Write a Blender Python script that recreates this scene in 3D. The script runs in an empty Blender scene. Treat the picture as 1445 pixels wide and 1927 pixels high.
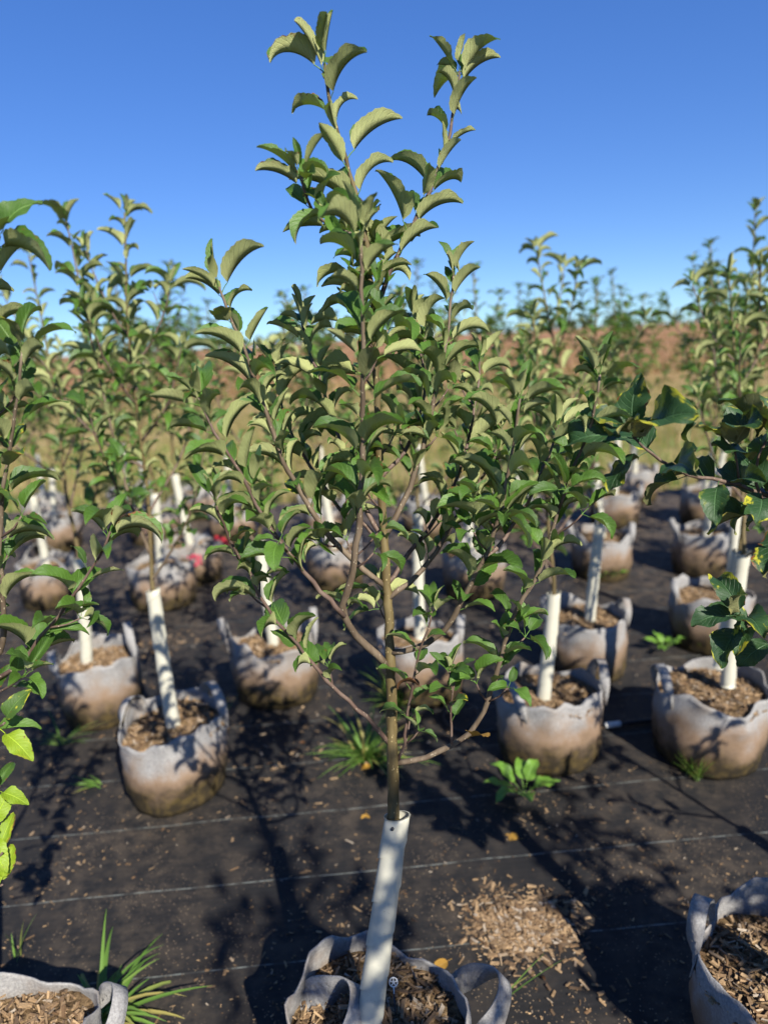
import bpy, math, random
import numpy as np
from mathutils import Vector, Matrix, Euler, noise

R = math.radians
scene = bpy.context.scene
col = scene.collection

# ---------------------------------------------------------------- camera
CAM_H, PITCH, ROLL, LENS = 1.6, R(13.7), R(3.2), 25.0
cam_data = bpy.data.cameras.new('camera')
cam = bpy.data.objects.new('camera', cam_data)
col.objects.link(cam)
cam.matrix_world = (Matrix.Translation((0, 0, CAM_H)) @ Matrix.Rotation(R(90) - PITCH, 4, 'X')
                    @ Matrix.Rotation(-ROLL, 4, 'Z'))
cam_data.sensor_fit = 'VERTICAL'
cam_data.sensor_height = 36.0
cam_data.sensor_width = 27.0
cam_data.lens = LENS
cam_data.clip_start = 0.05
cam_data.clip_end = 6000
cam_data.dof.use_dof = True
cam_data.dof.focus_distance = 1.27
cam_data.dof.aperture_fstop = 2.1
scene.camera = cam

# ---------------------------------------------------------------- sky and sun
SUN_EL, SUN_AZ = R(38), R(153)
world = bpy.data.worlds.new('World')
scene.world = world
world.use_nodes = True
wn = world.node_tree
wn.nodes.clear()
sky = wn.nodes.new('ShaderNodeTexSky')
sky.sky_type = 'NISHITA'
sky.sun_disc = False
sky.sun_elevation = SUN_EL
sky.sun_rotation = SUN_AZ
sky.air_density = 1.0
sky.altitude = 3000
sky.dust_density = 0.1
sky.ozone_density = 2.0
bg = wn.nodes.new('ShaderNodeBackground')
bg.inputs['Strength'].default_value = 0.08
wo = wn.nodes.new('ShaderNodeOutputWorld')
hs = wn.nodes.new('ShaderNodeHueSaturation')      # the phone's colour response to a clear blue sky
hs.inputs['Hue'].default_value = 0.52
hs.inputs['Saturation'].default_value = 1.3
gm_ = wn.nodes.new('ShaderNodeGamma')
gm_.inputs[1].default_value = 0.63
ti = wn.nodes.new('ShaderNodeMixRGB')
ti.blend_type = 'MULTIPLY'
ti.inputs[0].default_value = 1.0
ti.inputs[2].default_value = (0.98, 1.42, 1.90, 1)
wn.links.new(sky.outputs[0], hs.inputs['Color'])
wn.links.new(hs.outputs[0], gm_.inputs[0])
wn.links.new(gm_.outputs[0], ti.inputs[1])
wn.links.new(ti.outputs[0], bg.inputs[0])
wn.links.new(bg.outputs[0], wo.inputs[0])

sun_d = bpy.data.lights.new('sun', 'SUN')
sun_d.energy = 5.0
sun_d.angle = R(0.53)
sun_d.color = (1.0, 0.945, 0.84)
sun = bpy.data.objects.new('sun', sun_d)
col.objects.link(sun)
sdir = Vector((math.sin(SUN_AZ) * math.cos(SUN_EL), math.cos(SUN_AZ) * math.cos(SUN_EL), math.sin(SUN_EL)))
sun.rotation_euler = (-sdir).to_track_quat('-Z', 'Y').to_euler()

scene.view_settings.view_transform = 'Standard'
scene.view_settings.look = 'None'
scene.view_settings.exposure = 0.95
scene.view_settings.gamma = 1.0
scene.view_settings.use_curve_mapping = False

# ---------------------------------------------------------------- data measured from the place (metres)
MAIN = {'trunk': [[-0.0926, 1.12, 0.2517], [-0.057, 1.159, 0.4331], [-0.0285, 1.189, 0.5843], [-0.0156, 1.21, 0.6818], [-0.011, 1.22, 0.7867], [-0.0073, 1.235, 0.8921], [-0.0046, 1.245, 0.9983],
           [-0.0021, 1.26, 1.1531], [-0.0025, 1.27, 1.2535], [-0.0029, 1.28, 1.3519], [-0.0013, 1.28, 1.4492], [0.0002, 1.28, 1.5432], [0.0007, 1.28, 1.616], [-0.0012, 1.28, 1.6958],
           [-0.0049, 1.28, 1.7691], [-0.0185, 1.28, 1.8391], [-0.031, 1.28, 1.8903], [-0.0443, 1.275, 1.9479], [-0.051, 1.27, 1.9818], [-0.0544, 1.27, 2.0293]],
 'guard': ([-0.0939, 1.118, 0.2476], [-0.0077, 1.212, 0.6918]),
 'branches': [{'p': [[-0.0143, 1.23, 0.8384], [-0.0544, 1.217, 0.9054], [-0.1001, 1.204, 0.9649], [-0.1347, 1.191, 1.0165], [-0.1669, 1.178, 1.0797], [-0.1984, 1.165, 1.1316], [-0.2192, 1.152, 1.185],
                     [-0.2349, 1.139, 1.2333], [-0.2498, 1.126, 1.28], [-0.2598, 1.113, 1.3246], [-0.2651, 1.1, 1.3675]],
               'r0': 0.0048,
               'r1': 0.0018,
               's0': 0.3,
               'gap': 0.02132,
               'size': 0.93},
              {'p': [[-0.0117, 1.24, 0.999], [-0.0459, 1.224, 1.0485], [-0.0765, 1.208, 1.0994], [-0.0826, 1.192, 1.1419], [-0.0643, 1.176, 1.1963], [-0.0483, 1.16, 1.2675], [-0.0338, 1.144, 1.38],
                     [-0.0245, 1.128, 1.4852], [-0.0181, 1.112, 1.5993], [-0.0147, 1.096, 1.6753], [-0.0108, 1.08, 1.7466]],
               'r0': 0.0075,
               'r1': 0.0025,
               's0': 0.42,
               'gap': 0.01886,
               'size': 0.9765000000000001},
              {'p': [[-0.0796, 1.17, 1.1304], [-0.0925, 1.162, 1.1542], [-0.1145, 1.154, 1.1858], [-0.1416, 1.146, 1.2236], [-0.164, 1.138, 1.2658], [-0.182, 1.13, 1.3003], [-0.2073, 1.122, 1.3504],
                     [-0.2218, 1.114, 1.4051], [-0.2449, 1.106, 1.4501], [-0.2614, 1.098, 1.4934], [-0.2701, 1.09, 1.5285]],
               'r0': 0.0048,
               'r1': 0.002,
               's0': 0.25,
               'gap': 0.01886,
               'size': 0.93},
              {'p': [[-0.0062, 1.26, 1.1512], [-0.0288, 1.2533, 1.1727], [-0.0655, 1.2467, 1.213], [-0.1008, 1.24, 1.2575], [-0.1323, 1.2333, 1.3152], [-0.1528, 1.2267, 1.366], [-0.1676, 1.22, 1.401],
                     [-0.1785, 1.2133, 1.4442], [-0.1891, 1.2067, 1.4952], [-0.2011, 1.2, 1.5448], [-0.2153, 1.1933, 1.6099], [-0.2312, 1.1867, 1.6522], [-0.2407, 1.18, 1.6931]],
               'r0': 0.006,
               'r1': 0.002,
               's0': 0.28,
               'gap': 0.01886,
               'size': 0.93},
              {'p': [[-0.005, 1.27, 1.2435], [-0.0323, 1.2888, 1.2862], [-0.0539, 1.3075, 1.3443], [-0.0706, 1.3262, 1.4027], [-0.0878, 1.345, 1.4564], [-0.1041, 1.3638, 1.5254],
                     [-0.1176, 1.3825, 1.565], [-0.1314, 1.4012, 1.605], [-0.1375, 1.42, 1.6402]],
               'r0': 0.005,
               'r1': 0.002,
               's0': 0.25,
               'gap': 0.01886,
               'size': 0.93},
              {'p': [[0.0007, 1.245, 1.0221], [0.0428, 1.2329, 1.0316], [0.0847, 1.2208, 1.0601], [0.1121, 1.2088, 1.0971], [0.1271, 1.1967, 1.1297], [0.1476, 1.1846, 1.174], [0.1626, 1.1725, 1.2123],
                     [0.1791, 1.1604, 1.2598], [0.1894, 1.1483, 1.2968], [0.2005, 1.1362, 1.3549], [0.2102, 1.1242, 1.4167], [0.2143, 1.1121, 1.4678], [0.218, 1.1, 1.499]],
               'r0': 0.0062,
               'r1': 0.002,
               's0': 0.28,
               'gap': 0.018039999999999997,
               'size': 0.93},
              {'p': [[0.0005, 1.255, 1.1284], [0.039, 1.2681, 1.151], [0.0657, 1.2812, 1.1713], [0.0932, 1.2944, 1.2015], [0.1264, 1.3075, 1.2474], [0.1616, 1.3206, 1.2902], [0.2003, 1.3337, 1.3464],
                     [0.2225, 1.3469, 1.3882], [0.2355, 1.36, 1.4265]],
               'r0': 0.006,
               'r1': 0.002,
               's0': 0.2,
               'gap': 0.018039999999999997,
               'size': 0.93},
              {'p': [[-0.0072, 1.225, 0.7983], [0.0529, 1.2184, 0.8127], [0.1043, 1.2119, 0.84], [0.1367, 1.2053, 0.869], [0.1649, 1.1987, 0.9155], [0.1848, 1.1922, 0.9805], [0.2043, 1.1856, 1.056],
                     [0.2228, 1.1791, 1.1188], [0.2518, 1.1725, 1.1692], [0.2671, 1.1659, 1.2093], [0.281, 1.1594, 1.2579], [0.2927, 1.1528, 1.3099], [0.3049, 1.1463, 1.3603],
                     [0.3269, 1.1397, 1.4138], [0.3381, 1.1331, 1.456], [0.3456, 1.1266, 1.4981], [0.3464, 1.12, 1.5272]],
               'r0': 0.0058,
               'r1': 0.002,
               's0': 0.32,
               'gap': 0.018039999999999997,
               'size': 0.93},
              {'p': [[-0.003, 1.27, 1.2434], [0.0271, 1.2767, 1.2908], [0.0501, 1.2833, 1.3332], [0.0845, 1.29, 1.4219], [0.1041, 1.2967, 1.4904], [0.1202, 1.3033, 1.5478], [0.1312, 1.31, 1.5992],
                     [0.1378, 1.3167, 1.6367], [0.1427, 1.3233, 1.6778], [0.1473, 1.33, 1.7097]],
               'r0': 0.006,
               'r1': 0.002,
               's0': 0.2,
               'gap': 0.01722,
               'size': 0.93},
              {'p': [[0.0007, 1.28, 1.616], [0.0136, 1.2855, 1.6646], [0.0299, 1.2909, 1.7081], [0.05, 1.2964, 1.7398], [0.085, 1.3018, 1.7998], [0.1098, 1.3073, 1.8401], [0.1204, 1.3127, 1.8691],
                     [0.1375, 1.3182, 1.9019], [0.1472, 1.3236, 1.9325], [0.1559, 1.3291, 1.9606], [0.1642, 1.3345, 2.0073], [0.1682, 1.34, 2.0297]],
               'r0': 0.005,
               'r1': 0.002,
               's0': 0.12,
               'gap': 0.018039999999999997,
               'size': 0.93},
              {'p': [[-0.0037, 1.28, 1.7605], [-0.0294, 1.264, 1.7724], [-0.0631, 1.248, 1.7844], [-0.0857, 1.232, 1.8034], [-0.0987, 1.216, 1.8368], [-0.0996, 1.2, 1.8568]],
               'r0': 0.0035,
               'r1': 0.0018,
               's0': 0.2,
               'gap': 0.01722,
               'size': 0.93},
              {'p': [[-0.0006, 1.225, 0.8061], [0.0143, 1.2192, 0.8434], [0.0226, 1.2133, 0.9172], [0.0355, 1.2075, 0.9645], [0.0493, 1.2017, 1.0403], [0.0672, 1.1958, 1.0856],
                     [0.0749, 1.19, 1.1232]],
               'r0': 0.0035,
               'r1': 0.0016,
               's0': 0.3,
               'gap': 0.024599999999999997,
               'size': 0.7905},
              {'p': [[0.1033, 1.2, 0.8474], [0.1023, 1.19, 0.9112], [0.107, 1.18, 0.9703], [0.1016, 1.17, 1.0157]], 'r0': 0.0026, 'r1': 0.0014, 's0': 0.3, 'gap': 0.018039999999999997, 'size': 0.6975},
              {'p': [[-0.0029, 1.28, 1.3519], [0.0433, 1.312, 1.3934], [0.0777, 1.344, 1.4573], [0.0923, 1.376, 1.5139], [0.087, 1.408, 1.5831], [0.0808, 1.44, 1.6339]],
               'r0': 0.0045,
               'r1': 0.0018,
               's0': 0.25,
               'gap': 0.01886,
               'size': 0.8835},
              {'p': [[-0.0027, 1.265, 1.214], [-0.034, 1.2958, 1.2587], [-0.0837, 1.3267, 1.2851], [-0.1225, 1.3575, 1.3436], [-0.162, 1.3883, 1.4037], [-0.19, 1.4192, 1.4854],
                     [-0.1982, 1.45, 1.5569]],
               'r0': 0.0045,
               'r1': 0.0018,
               's0': 0.3,
               'gap': 0.01968,
               'size': 0.8835},
              {'p': [[-0.0021, 1.26, 1.1531], [0.0437, 1.2967, 1.2016], [0.1103, 1.3333, 1.2723], [0.1583, 1.37, 1.357], [0.1859, 1.4067, 1.4343], [0.2032, 1.4433, 1.5038], [0.215, 1.48, 1.5544]],
               'r0': 0.0048,
               'r1': 0.0018,
               's0': 0.25,
               'gap': 0.01968,
               'size': 0.8835},
              {'p': [[0.1623, 1.17, 1.2132], [0.2091, 1.1975, 1.2514], [0.262, 1.225, 1.3187], [0.2967, 1.2525, 1.3788], [0.3224, 1.28, 1.4311]],
               'r0': 0.004,
               'r1': 0.0018,
               's0': 0.2,
               'gap': 0.01886,
               'size': 0.8835}],
 'single': [([0.1316, 1.18, 0.8713], (0.3, 0, 1), 4.2, 0.5, 1.0, 'dead'), ([0.0572, 1.19, 0.9681], (0.0, 0, 1), 2.0, 0.3, 0.9, 'withered')]}
STAKE = [-0.0353, 1.1944, 0.262]
LEFT = {'trunk': [[-0.9, 1.12, 0.25], [-0.905, 1.13, 0.5], [-0.905, 1.15, 0.72], [-0.7582, 1.16, 1.0852], [-0.7011, 1.165, 1.3227], [-0.6697, 1.17, 1.4995], [-0.6404, 1.175, 1.6658],
           [-0.6107, 1.18, 1.7916]],
 'guard': ([-0.9, 1.12, 0.25], [-0.905, 1.15, 0.73]),
 'branches': [{'p': [[-0.7661, 1.16, 1.0447], [-0.7123, 1.15, 1.0771], [-0.6725, 1.14, 1.1145], [-0.6533, 1.13, 1.152], [-0.6374, 1.12, 1.2216], [-0.6237, 1.11, 1.2975], [-0.5989, 1.1, 1.378],
                     [-0.5701, 1.09, 1.4543], [-0.5425, 1.08, 1.527], [-0.5202, 1.07, 1.5811], [-0.5079, 1.06, 1.611]],
               'r0': 0.006,
               'r1': 0.002,
               's0': 0.3,
               'gap': 0.022,
               'size': 1.08},
              {'p': [[-0.7654, 1.16, 1.024], [-0.69, 1.1543, 1.0584], [-0.6399, 1.1486, 1.0885], [-0.6019, 1.1429, 1.1336], [-0.5611, 1.1371, 1.1725], [-0.5146, 1.1314, 1.2243],
                     [-0.4738, 1.1257, 1.2748], [-0.445, 1.12, 1.3201]],
               'r0': 0.0042,
               'r1': 0.0018,
               's0': 0.28,
               'gap': 0.026,
               'size': 1.0},
              {'p': [[-0.7085, 1.17, 1.3217], [-0.6588, 1.152, 1.414], [-0.62, 1.134, 1.501], [-0.5797, 1.116, 1.6219], [-0.5473, 1.098, 1.7335], [-0.5272, 1.08, 1.763]],
               'r0': 0.005,
               'r1': 0.002,
               's0': 0.3,
               'gap': 0.022,
               'size': 1.1},
              {'p': [[-0.7694, 1.16, 1.0034], [-0.7063, 1.14, 1.0311], [-0.6542, 1.12, 1.0586], [-0.6126, 1.1, 1.086]], 'r0': 0.003, 'r1': 0.0016, 's0': 0.3, 'gap': 0.03, 'size': 0.9},
              {'p': [[-0.7268, 1.17, 1.2278], [-0.7759, 1.2133, 1.3617], [-0.8116, 1.2567, 1.4972], [-0.8292, 1.3, 1.5878]], 'r0': 0.005, 'r1': 0.002, 's0': 0.25, 'gap': 0.024, 'size': 1.0},
              {'p': [[-0.7361, 1.17, 1.1795], [-0.7683, 1.23, 1.3088], [-0.7859, 1.29, 1.4436], [-0.787, 1.35, 1.5639]], 'r0': 0.005, 'r1': 0.002, 's0': 0.25, 'gap': 0.024, 'size': 1.0}],
 'lime': [[[-0.7879, 1.16, 0.9086], [-0.703, 1.105, 0.9743], [-0.6336, 1.05, 1.0274]], [[-0.8092, 1.16, 0.7993], [-0.7241, 1.105, 0.861], [-0.6634, 1.05, 0.9114]],
          [[-0.8405, 1.16, 0.6386], [-0.7562, 1.105, 0.7152], [-0.6822, 1.05, 0.7835]], [[-0.8474, 1.16, 0.603], [-0.7561, 1.105, 0.6641], [-0.6937, 1.05, 0.7199]],
          [[-0.8224, 1.16, 0.7315], [-0.7532, 1.105, 0.7817], [-0.683, 1.05, 0.8287]]]}
RIGHT = {'trunk': [[0.8, 1.17, 0.25], [0.8, 1.18, 0.5], [0.81, 1.19, 0.75], [0.81, 1.2, 1.0], [0.8, 1.21, 1.3], [0.81, 1.22, 1.6], [0.8200000000000001, 1.22, 1.95]],
 'guard': ([0.8, 1.17, 0.25], [0.81, 1.19, 0.75]),
 'branches': [{'p': [[0.7805, 1.2, 1.2418], [0.7156, 1.19, 1.2768], [0.6577, 1.18, 1.3012], [0.6011, 1.17, 1.3251], [0.5506, 1.16, 1.3409], [0.5011, 1.15, 1.3574], [0.4567, 1.14, 1.3811],
                     [0.4217, 1.13, 1.409], [0.4005, 1.12, 1.4287]],
               'r0': 0.0045,
               'r1': 0.002,
               's0': 0.2,
               'gap': 0.026,
               'size': 1.15},
              {'p': [[0.7828, 1.2, 1.2174], [0.7154, 1.185, 1.2447], [0.6489, 1.17, 1.2854], [0.6185, 1.155, 1.3498], [0.6242, 1.14, 1.4049]],
               'r0': 0.004,
               'r1': 0.002,
               's0': 0.3,
               'gap': 0.03,
               'size': 1.1},
              {'p': [[0.8003, 1.19, 0.9654], [0.7073, 1.1725, 1.0264], [0.6571, 1.155, 1.0626], [0.6203, 1.1375, 1.0871], [0.5947, 1.12, 1.1056]],
               'r0': 0.0036,
               'r1': 0.002,
               's0': 0.55,
               'gap': 0.032,
               'size': 1.05},
              {'p': [[0.7865, 1.2, 1.1778], [0.8522, 1.2, 1.2714], [0.888, 1.2, 1.3632], [0.8811, 1.2, 1.4984]], 'r0': 0.005, 'r1': 0.002, 's0': 0.2, 'gap': 0.024, 'size': 1.1},
              {'p': [[0.8, 1.19, 0.8], [0.78, 1.05, 0.92], [0.77, 0.93, 1.05], [0.78, 0.86, 1.25]], 'r0': 0.005, 'r1': 0.002, 's0': 0.25, 'gap': 0.024, 'size': 1.1},
              {'p': [[0.8, 1.19, 0.84], [0.8500000000000001, 1.05, 0.95], [0.92, 0.97, 1.1], [0.9500000000000001, 0.93, 1.3]], 'r0': 0.005, 'r1': 0.002, 's0': 0.25, 'gap': 0.024, 'size': 1.1},
              {'p': [[0.8, 1.2, 0.9], [0.8500000000000001, 1.32, 1.0], [0.92, 1.4, 1.2], [0.9500000000000001, 1.42, 1.4]], 'r0': 0.005, 'r1': 0.002, 's0': 0.25, 'gap': 0.024, 'size': 1.1}]}
SAPLINGS = [{'label': 'apple sapling with two tall leaders and a dappled leaning guard',
  'seed': 41,
  'soil': [-0.8271, 2.4, 0.1974],
  'gtop': [-0.8346, 2.4, 0.7778],
  'tip': [-0.7573, 2.4, 2.027],
  'n': 10,
  'gap': 0.028,
  'size': 1.1,
  'guards': [([-0.8271, 2.4, 0.1974], [-0.8346, 2.4, 0.7778])],
  'two': [-0.9236, 2.35, 2.0046],
  'spur': 1.3},
 {'label': 'apple sapling with a kinked white guard, in the bag behind the bright broadleaf weed',
  'seed': 42,
  'soil': [0.5603, 2.45, 0.2163],
  'gtop': [0.6039, 2.45, 0.6643],
  'tip': [0.5324, 2.45, 1.6363],
  'n': 9,
  'size': 1.05,
  'guards': [([0.5603, 2.45, 0.2163], [0.6039, 2.45, 0.6643])]},
 {'label': 'apple sapling with two white-guarded stems in one wide stained bag',
  'seed': 43,
  'soil': [1.2482, 2.42, 0.2674],
  'gtop': [1.2741, 2.42, 0.7868],
  'tip': [1.25, 2.6, 1.7456],
  'n': 8,
  'size': 1.0,
  'guards': [([1.2482, 2.42, 0.2674], [1.2741, 2.42, 0.7868]), ([1.2278, 2.44, 0.3348], [1.279, 2.46, 0.7844])],
  'stem2': [[1.2172, 2.44, 0.3463], [1.2666, 2.45, 0.5939], [1.2822, 2.46, 0.7943], [1.3144, 2.5, 1.1369], [1.3696, 2.6, 1.5031], [1.3598, 2.6, 1.7752]]},
 {'label': 'apple sapling in the pale bag with dry grass mulch and pointed handles',
  'seed': 44,
  'soil': [-0.5455, 3.08, 0.2114],
  'gtop': [-0.5667, 3.08, 0.7427],
  'tip': [-0.3574, 3.08, 1.7225],
  'n': 8,
  'guards': [([-0.5455, 3.08, 0.2114], [-0.5667, 3.08, 0.7427])],
  'spur': 0.8},
 {'label': 'apple sapling in the bag with green algae directly behind the slotted disc stake tree',
  'seed': 45,
  'soil': [0.1321, 3.03, 0.2595],
  'gtop': [0.1482, 3.03, 0.8612],
  'tip': [0.1194, 3.03, 1.758],
  'n': 8,
  'guards': [([0.1321, 3.03, 0.2595], [0.1482, 3.03, 0.8612])],
  'spur': 0.8},
 {'label': 'apple sapling in the bag with the high curved handle',
  'seed': 46,
  'soil': [-1.3826, 2.98, 0.2037],
  'gtop': [-1.3347, 2.98, 0.7439],
  'tip': [-1.3391, 2.98, 1.9944],
  'n': 8,
  'guards': [([-1.3826, 2.98, 0.2037], [-1.3347, 2.98, 0.7439])],
  'spur': 0.8},
 {'label': 'apple sapling with a bent grey-white guard in the bag behind the kinked guard',
  'seed': 47,
  'soil': [0.9471, 3.16, 0.2217],
  'gtop': [0.9892, 3.16, 0.7184],
  'tip': [0.6992, 3.16, 1.9273],
  'n': 8,
  'gap': 0.03,
  'guards': [([0.9471, 3.16, 0.2217], [0.9892, 3.16, 0.7184])],
  'spur': 0.8},
 {'label': 'apple sapling in the grey bag behind the two-stemmed sapling',
  'seed': 48,
  'soil': [1.71, 3.36, 0.2219],
  'gtop': [1.7207, 3.36, 0.6913],
  'tip': [1.7175, 3.36, 2.0528],
  'n': 8,
  'gap': 0.03,
  'guards': [([1.71, 3.36, 0.2219], [1.7207, 3.36, 0.6913])],
  'spur': 0.8},
 {'label': 'apple sapling shading the cream guard from the sun side',
  'seed': 81,
  'soil': [0.98, -0.78, 0.25],
  'gtop': [0.99, -0.77, 0.7],
  'tip': [1.0, -0.81, 2.65],
  'n': 12,
  'guards': [([0.98, -0.78, 0.25], [0.99, -0.77, 0.7])],
  'spread': 0.95,
  'first': 0.55},
 {'label': 'apple sapling on the sun side of the broad-leaved tree',
  'seed': 82,
  'soil': [1.5, 0.0, 0.25],
  'gtop': [1.51, 0.01, 0.7],
  'tip': [1.52, -0.03, 2.0],
  'n': 10,
  'guards': [([1.5, 0.0, 0.25], [1.51, 0.01, 0.7])],
  'spread': 0.95,
  'first': 0.36},
 {'label': 'apple sapling whose stem shadow crosses the fabric by the broad-leaved tree',
  'seed': 83,
  'soil': [1.5, 1.16, 0.25],
  'gtop': [1.51, 1.17, 0.7],
  'tip': [1.52, 1.13, 1.8],
  'n': 9,
  'guards': [([1.5, 1.16, 0.25], [1.51, 1.17, 0.7])],
  'spread': 0.95,
  'first': 0.36}]
BAGS = [{'loc': [-0.072, 1.17, 0],
  'label': 'grey felt grow bag with looped handles around the cream guard and disc stake',
  'seed': 3,
  'R': 0.178,
  'handles': [{'th': 3.490658503988659, 'tilt': -0.8, 'height': 0.12, 'span': 0.6, 'width': 0.075, 'lean': 0.0},
              {'th': 0.10471975511965978, 'tilt': 0.95, 'height': 0.09, 'span': 0.42, 'width': 0.05, 'lean': 0.0}],
  'loose': 110},
 {'loc': [-0.83, 1.12, 0],
  'label': 'grey felt bag with a loop handle touching the long green grass tuft',
  'seed': 4,
  'R': 0.185,
  'handles': [{'th': 0.3490658503988659, 'tilt': 0.7, 'height': 0.07, 'span': 0.42, 'width': 0.042, 'lean': 0.0}],
  'loose': 30},
 {'loc': [0.8, 1.2, 0],
  'label': 'tall-sided grey felt bag under the broad-leaved tree, strap folded over its rim',
  'seed': 5,
  'R': 0.19,
  'handles': [{'th': 2.443460952792061, 'tilt': 0.1, 'height': 0.09, 'span': 0.36, 'width': 0.045, 'lean': 0.0}],
  'loose': 60},
 {'loc': [-0.83, 2.39, 0],
  'label': 'wide felt bag with dark algae base under the two-leader sapling',
  'seed': 6,
  'R': 0.19,
  'handles': [{'th': 0.6108652381980153, 'tilt': 0.05, 'height': 0.1, 'span': 0.6, 'width': 0.042, 'lean': 0.0},
              {'th': 2.792526803190927, 'tilt': 0.25, 'height': 0.08, 'span': 0.5, 'width': 0.042, 'lean': 0.0}]},
 {'loc': [0.59, 2.47, 0],
  'label': 'stained felt bag with dipped rim behind the bright broadleaf weed',
  'seed': 7,
  'R': 0.185,
  'handles': [{'th': 0.08726646259971647, 'tilt': 0.15, 'height': 0.11, 'span': 0.4, 'width': 0.042, 'lean': 0.0},
              {'th': 3.5779249665883754, 'tilt': 0.1, 'height': 0.1, 'span': 0.45, 'width': 0.042, 'lean': 0.0}]},
 {'loc': [1.19, 2.43, 0],
  'label': 'wide brown-stained felt bag holding the two-stemmed sapling',
  'seed': 8,
  'R': 0.205,
  'handles': [{'th': 3.0543261909900767, 'tilt': 0.1, 'height': 0.09, 'span': 0.5, 'width': 0.042, 'lean': 0.0}]},
 {'loc': [-0.55, 3.08, 0],
  'label': 'clean pale felt bag with two pointed upright handles',
  'seed': 9,
  'R': 0.185,
  'handles': [{'th': 3.2288591161895095, 'tilt': 0.25, 'height': 0.13, 'span': 0.33, 'width': 0.035, 'lean': 0.0},
              {'th': 0.17453292519943295, 'tilt': 0.1, 'height': 0.13, 'span': 0.35, 'width': 0.04, 'lean': 0.0}]},
 {'loc': [0.13, 3.03, 0],
  'label': 'pale felt bag with a mossy green foot and chip heap',
  'seed': 10,
  'R': 0.185,
  'handles': [{'th': -0.17453292519943295, 'tilt': 0.1, 'height': 0.1, 'span': 0.4, 'width': 0.042, 'lean': 0.0}]},
 {'loc': [-1.34, 3.0, 0],
  'label': 'felt bag with a high curved handle behind the two-leader sapling',
  'seed': 12,
  'R': 0.185,
  'handles': [{'th': 0.4363323129985824, 'tilt': 0.0, 'height': 0.14, 'span': 0.6, 'width': 0.042, 'lean': 0.0},
              {'th': 3.490658503988659, 'tilt': 0.2, 'height': 0.08, 'span': 0.5, 'width': 0.042, 'lean': 0.0}]},
 {'loc': [0.93, 3.16, 0],
  'label': 'felt bag with a vertical dark fold and lumpy crumpled rim',
  'seed': 13,
  'R': 0.185,
  'handles': [{'th': 0.0, 'tilt': 0.2, 'height': 0.08, 'span': 0.4, 'width': 0.042, 'lean': 0.0}, {'th': 2.6179938779914944, 'tilt': 0.2, 'height': 0.08, 'span': 0.4, 'width': 0.042, 'lean': 0.0}]},
 {'loc': [1.62, 3.36, 0],
  'label': 'plain grey felt bag with a weed at its foot',
  'seed': 14,
  'R': 0.185,
  'handles': [{'th': 2.792526803190927, 'tilt': 0.1, 'height': 0.06, 'span': 0.5, 'width': 0.042, 'lean': 0.0}]},
 {'loc': [0.98, -0.78, 0], 'label': 'grey felt bag under sapling shading the cream guard from the sun side', 'seed': 81, 'R': 0.185, 'handles': [{'th': 2.0, 'tilt': 0.2}]},
 {'loc': [1.5, 0.0, 0], 'label': 'grey felt bag under sapling on the sun side of the broad-leaved tree', 'seed': 82, 'R': 0.185, 'handles': [{'th': 2.0, 'tilt': 0.2}]},
 {'loc': [1.5, 1.16, 0], 'label': 'grey felt bag under sapling whose stem shadow crosses the fabric by the broad-leaved tree', 'seed': 83, 'R': 0.185, 'handles': [{'th': 2.0, 'tilt': 0.2}]}]
FAR = [(2.08, 4.42), (1.42, 4.5), (-1.46, 4.4), (-2.27, 4.56), (0.55, 4.3), (-1.38, 4.85), (-0.35, 4.6), (2.85, 4.5), (-3.0, 4.7), (2.6, 5.6), (1.9, 5.7), (1.1, 5.8), (0.35, 5.7), (-0.5, 5.9), (-1.3, 5.9),
 (-2.0, 6.0), (-2.8, 5.9), (3.4, 5.5), (2.35, 6.5), (3.1, 6.4), (-1.75, 6.8), (-2.5, 6.9), (-3.3, 6.8), (3.8, 6.3), (2.75, 3.4), (-2.15, 3.1)]
RIBBONS = [[-1.0342, 4.3, 0.4103], [-0.8827, 4.3, 0.3562]]
PILES = [(0.3209, 1.633, 0.066, 1700), (0.2473, 1.724, 0.05, 160), (0.421, 1.7114, 0.05, 120), (0.3755, 1.4696, 0.09, 70), (-1.2964, 3.7061, 0.12, 160), (-0.1014, 2.5913, 0.16, 150),
 (-1.477, 3.0456, 0.16, 110), (-0.4387, 2.5112, 0.2, 120)]
DEADLEAVES = [(0.029, 1.6719, 1), (0.1127, 1.5427, 2), (0.3435, 1.4487, 0.4), (-0.1187, 2.1728, 3), (0.7815, 2.1088, 4), (0.3921, 1.9815, 1.2), (-1.5868, 3.6063, 0.3), (-0.1009, 2.4426, 2.2), (-0.4082, 2.6223, 5),
 (-1.123, 3.1602, 4.4)]
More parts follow.
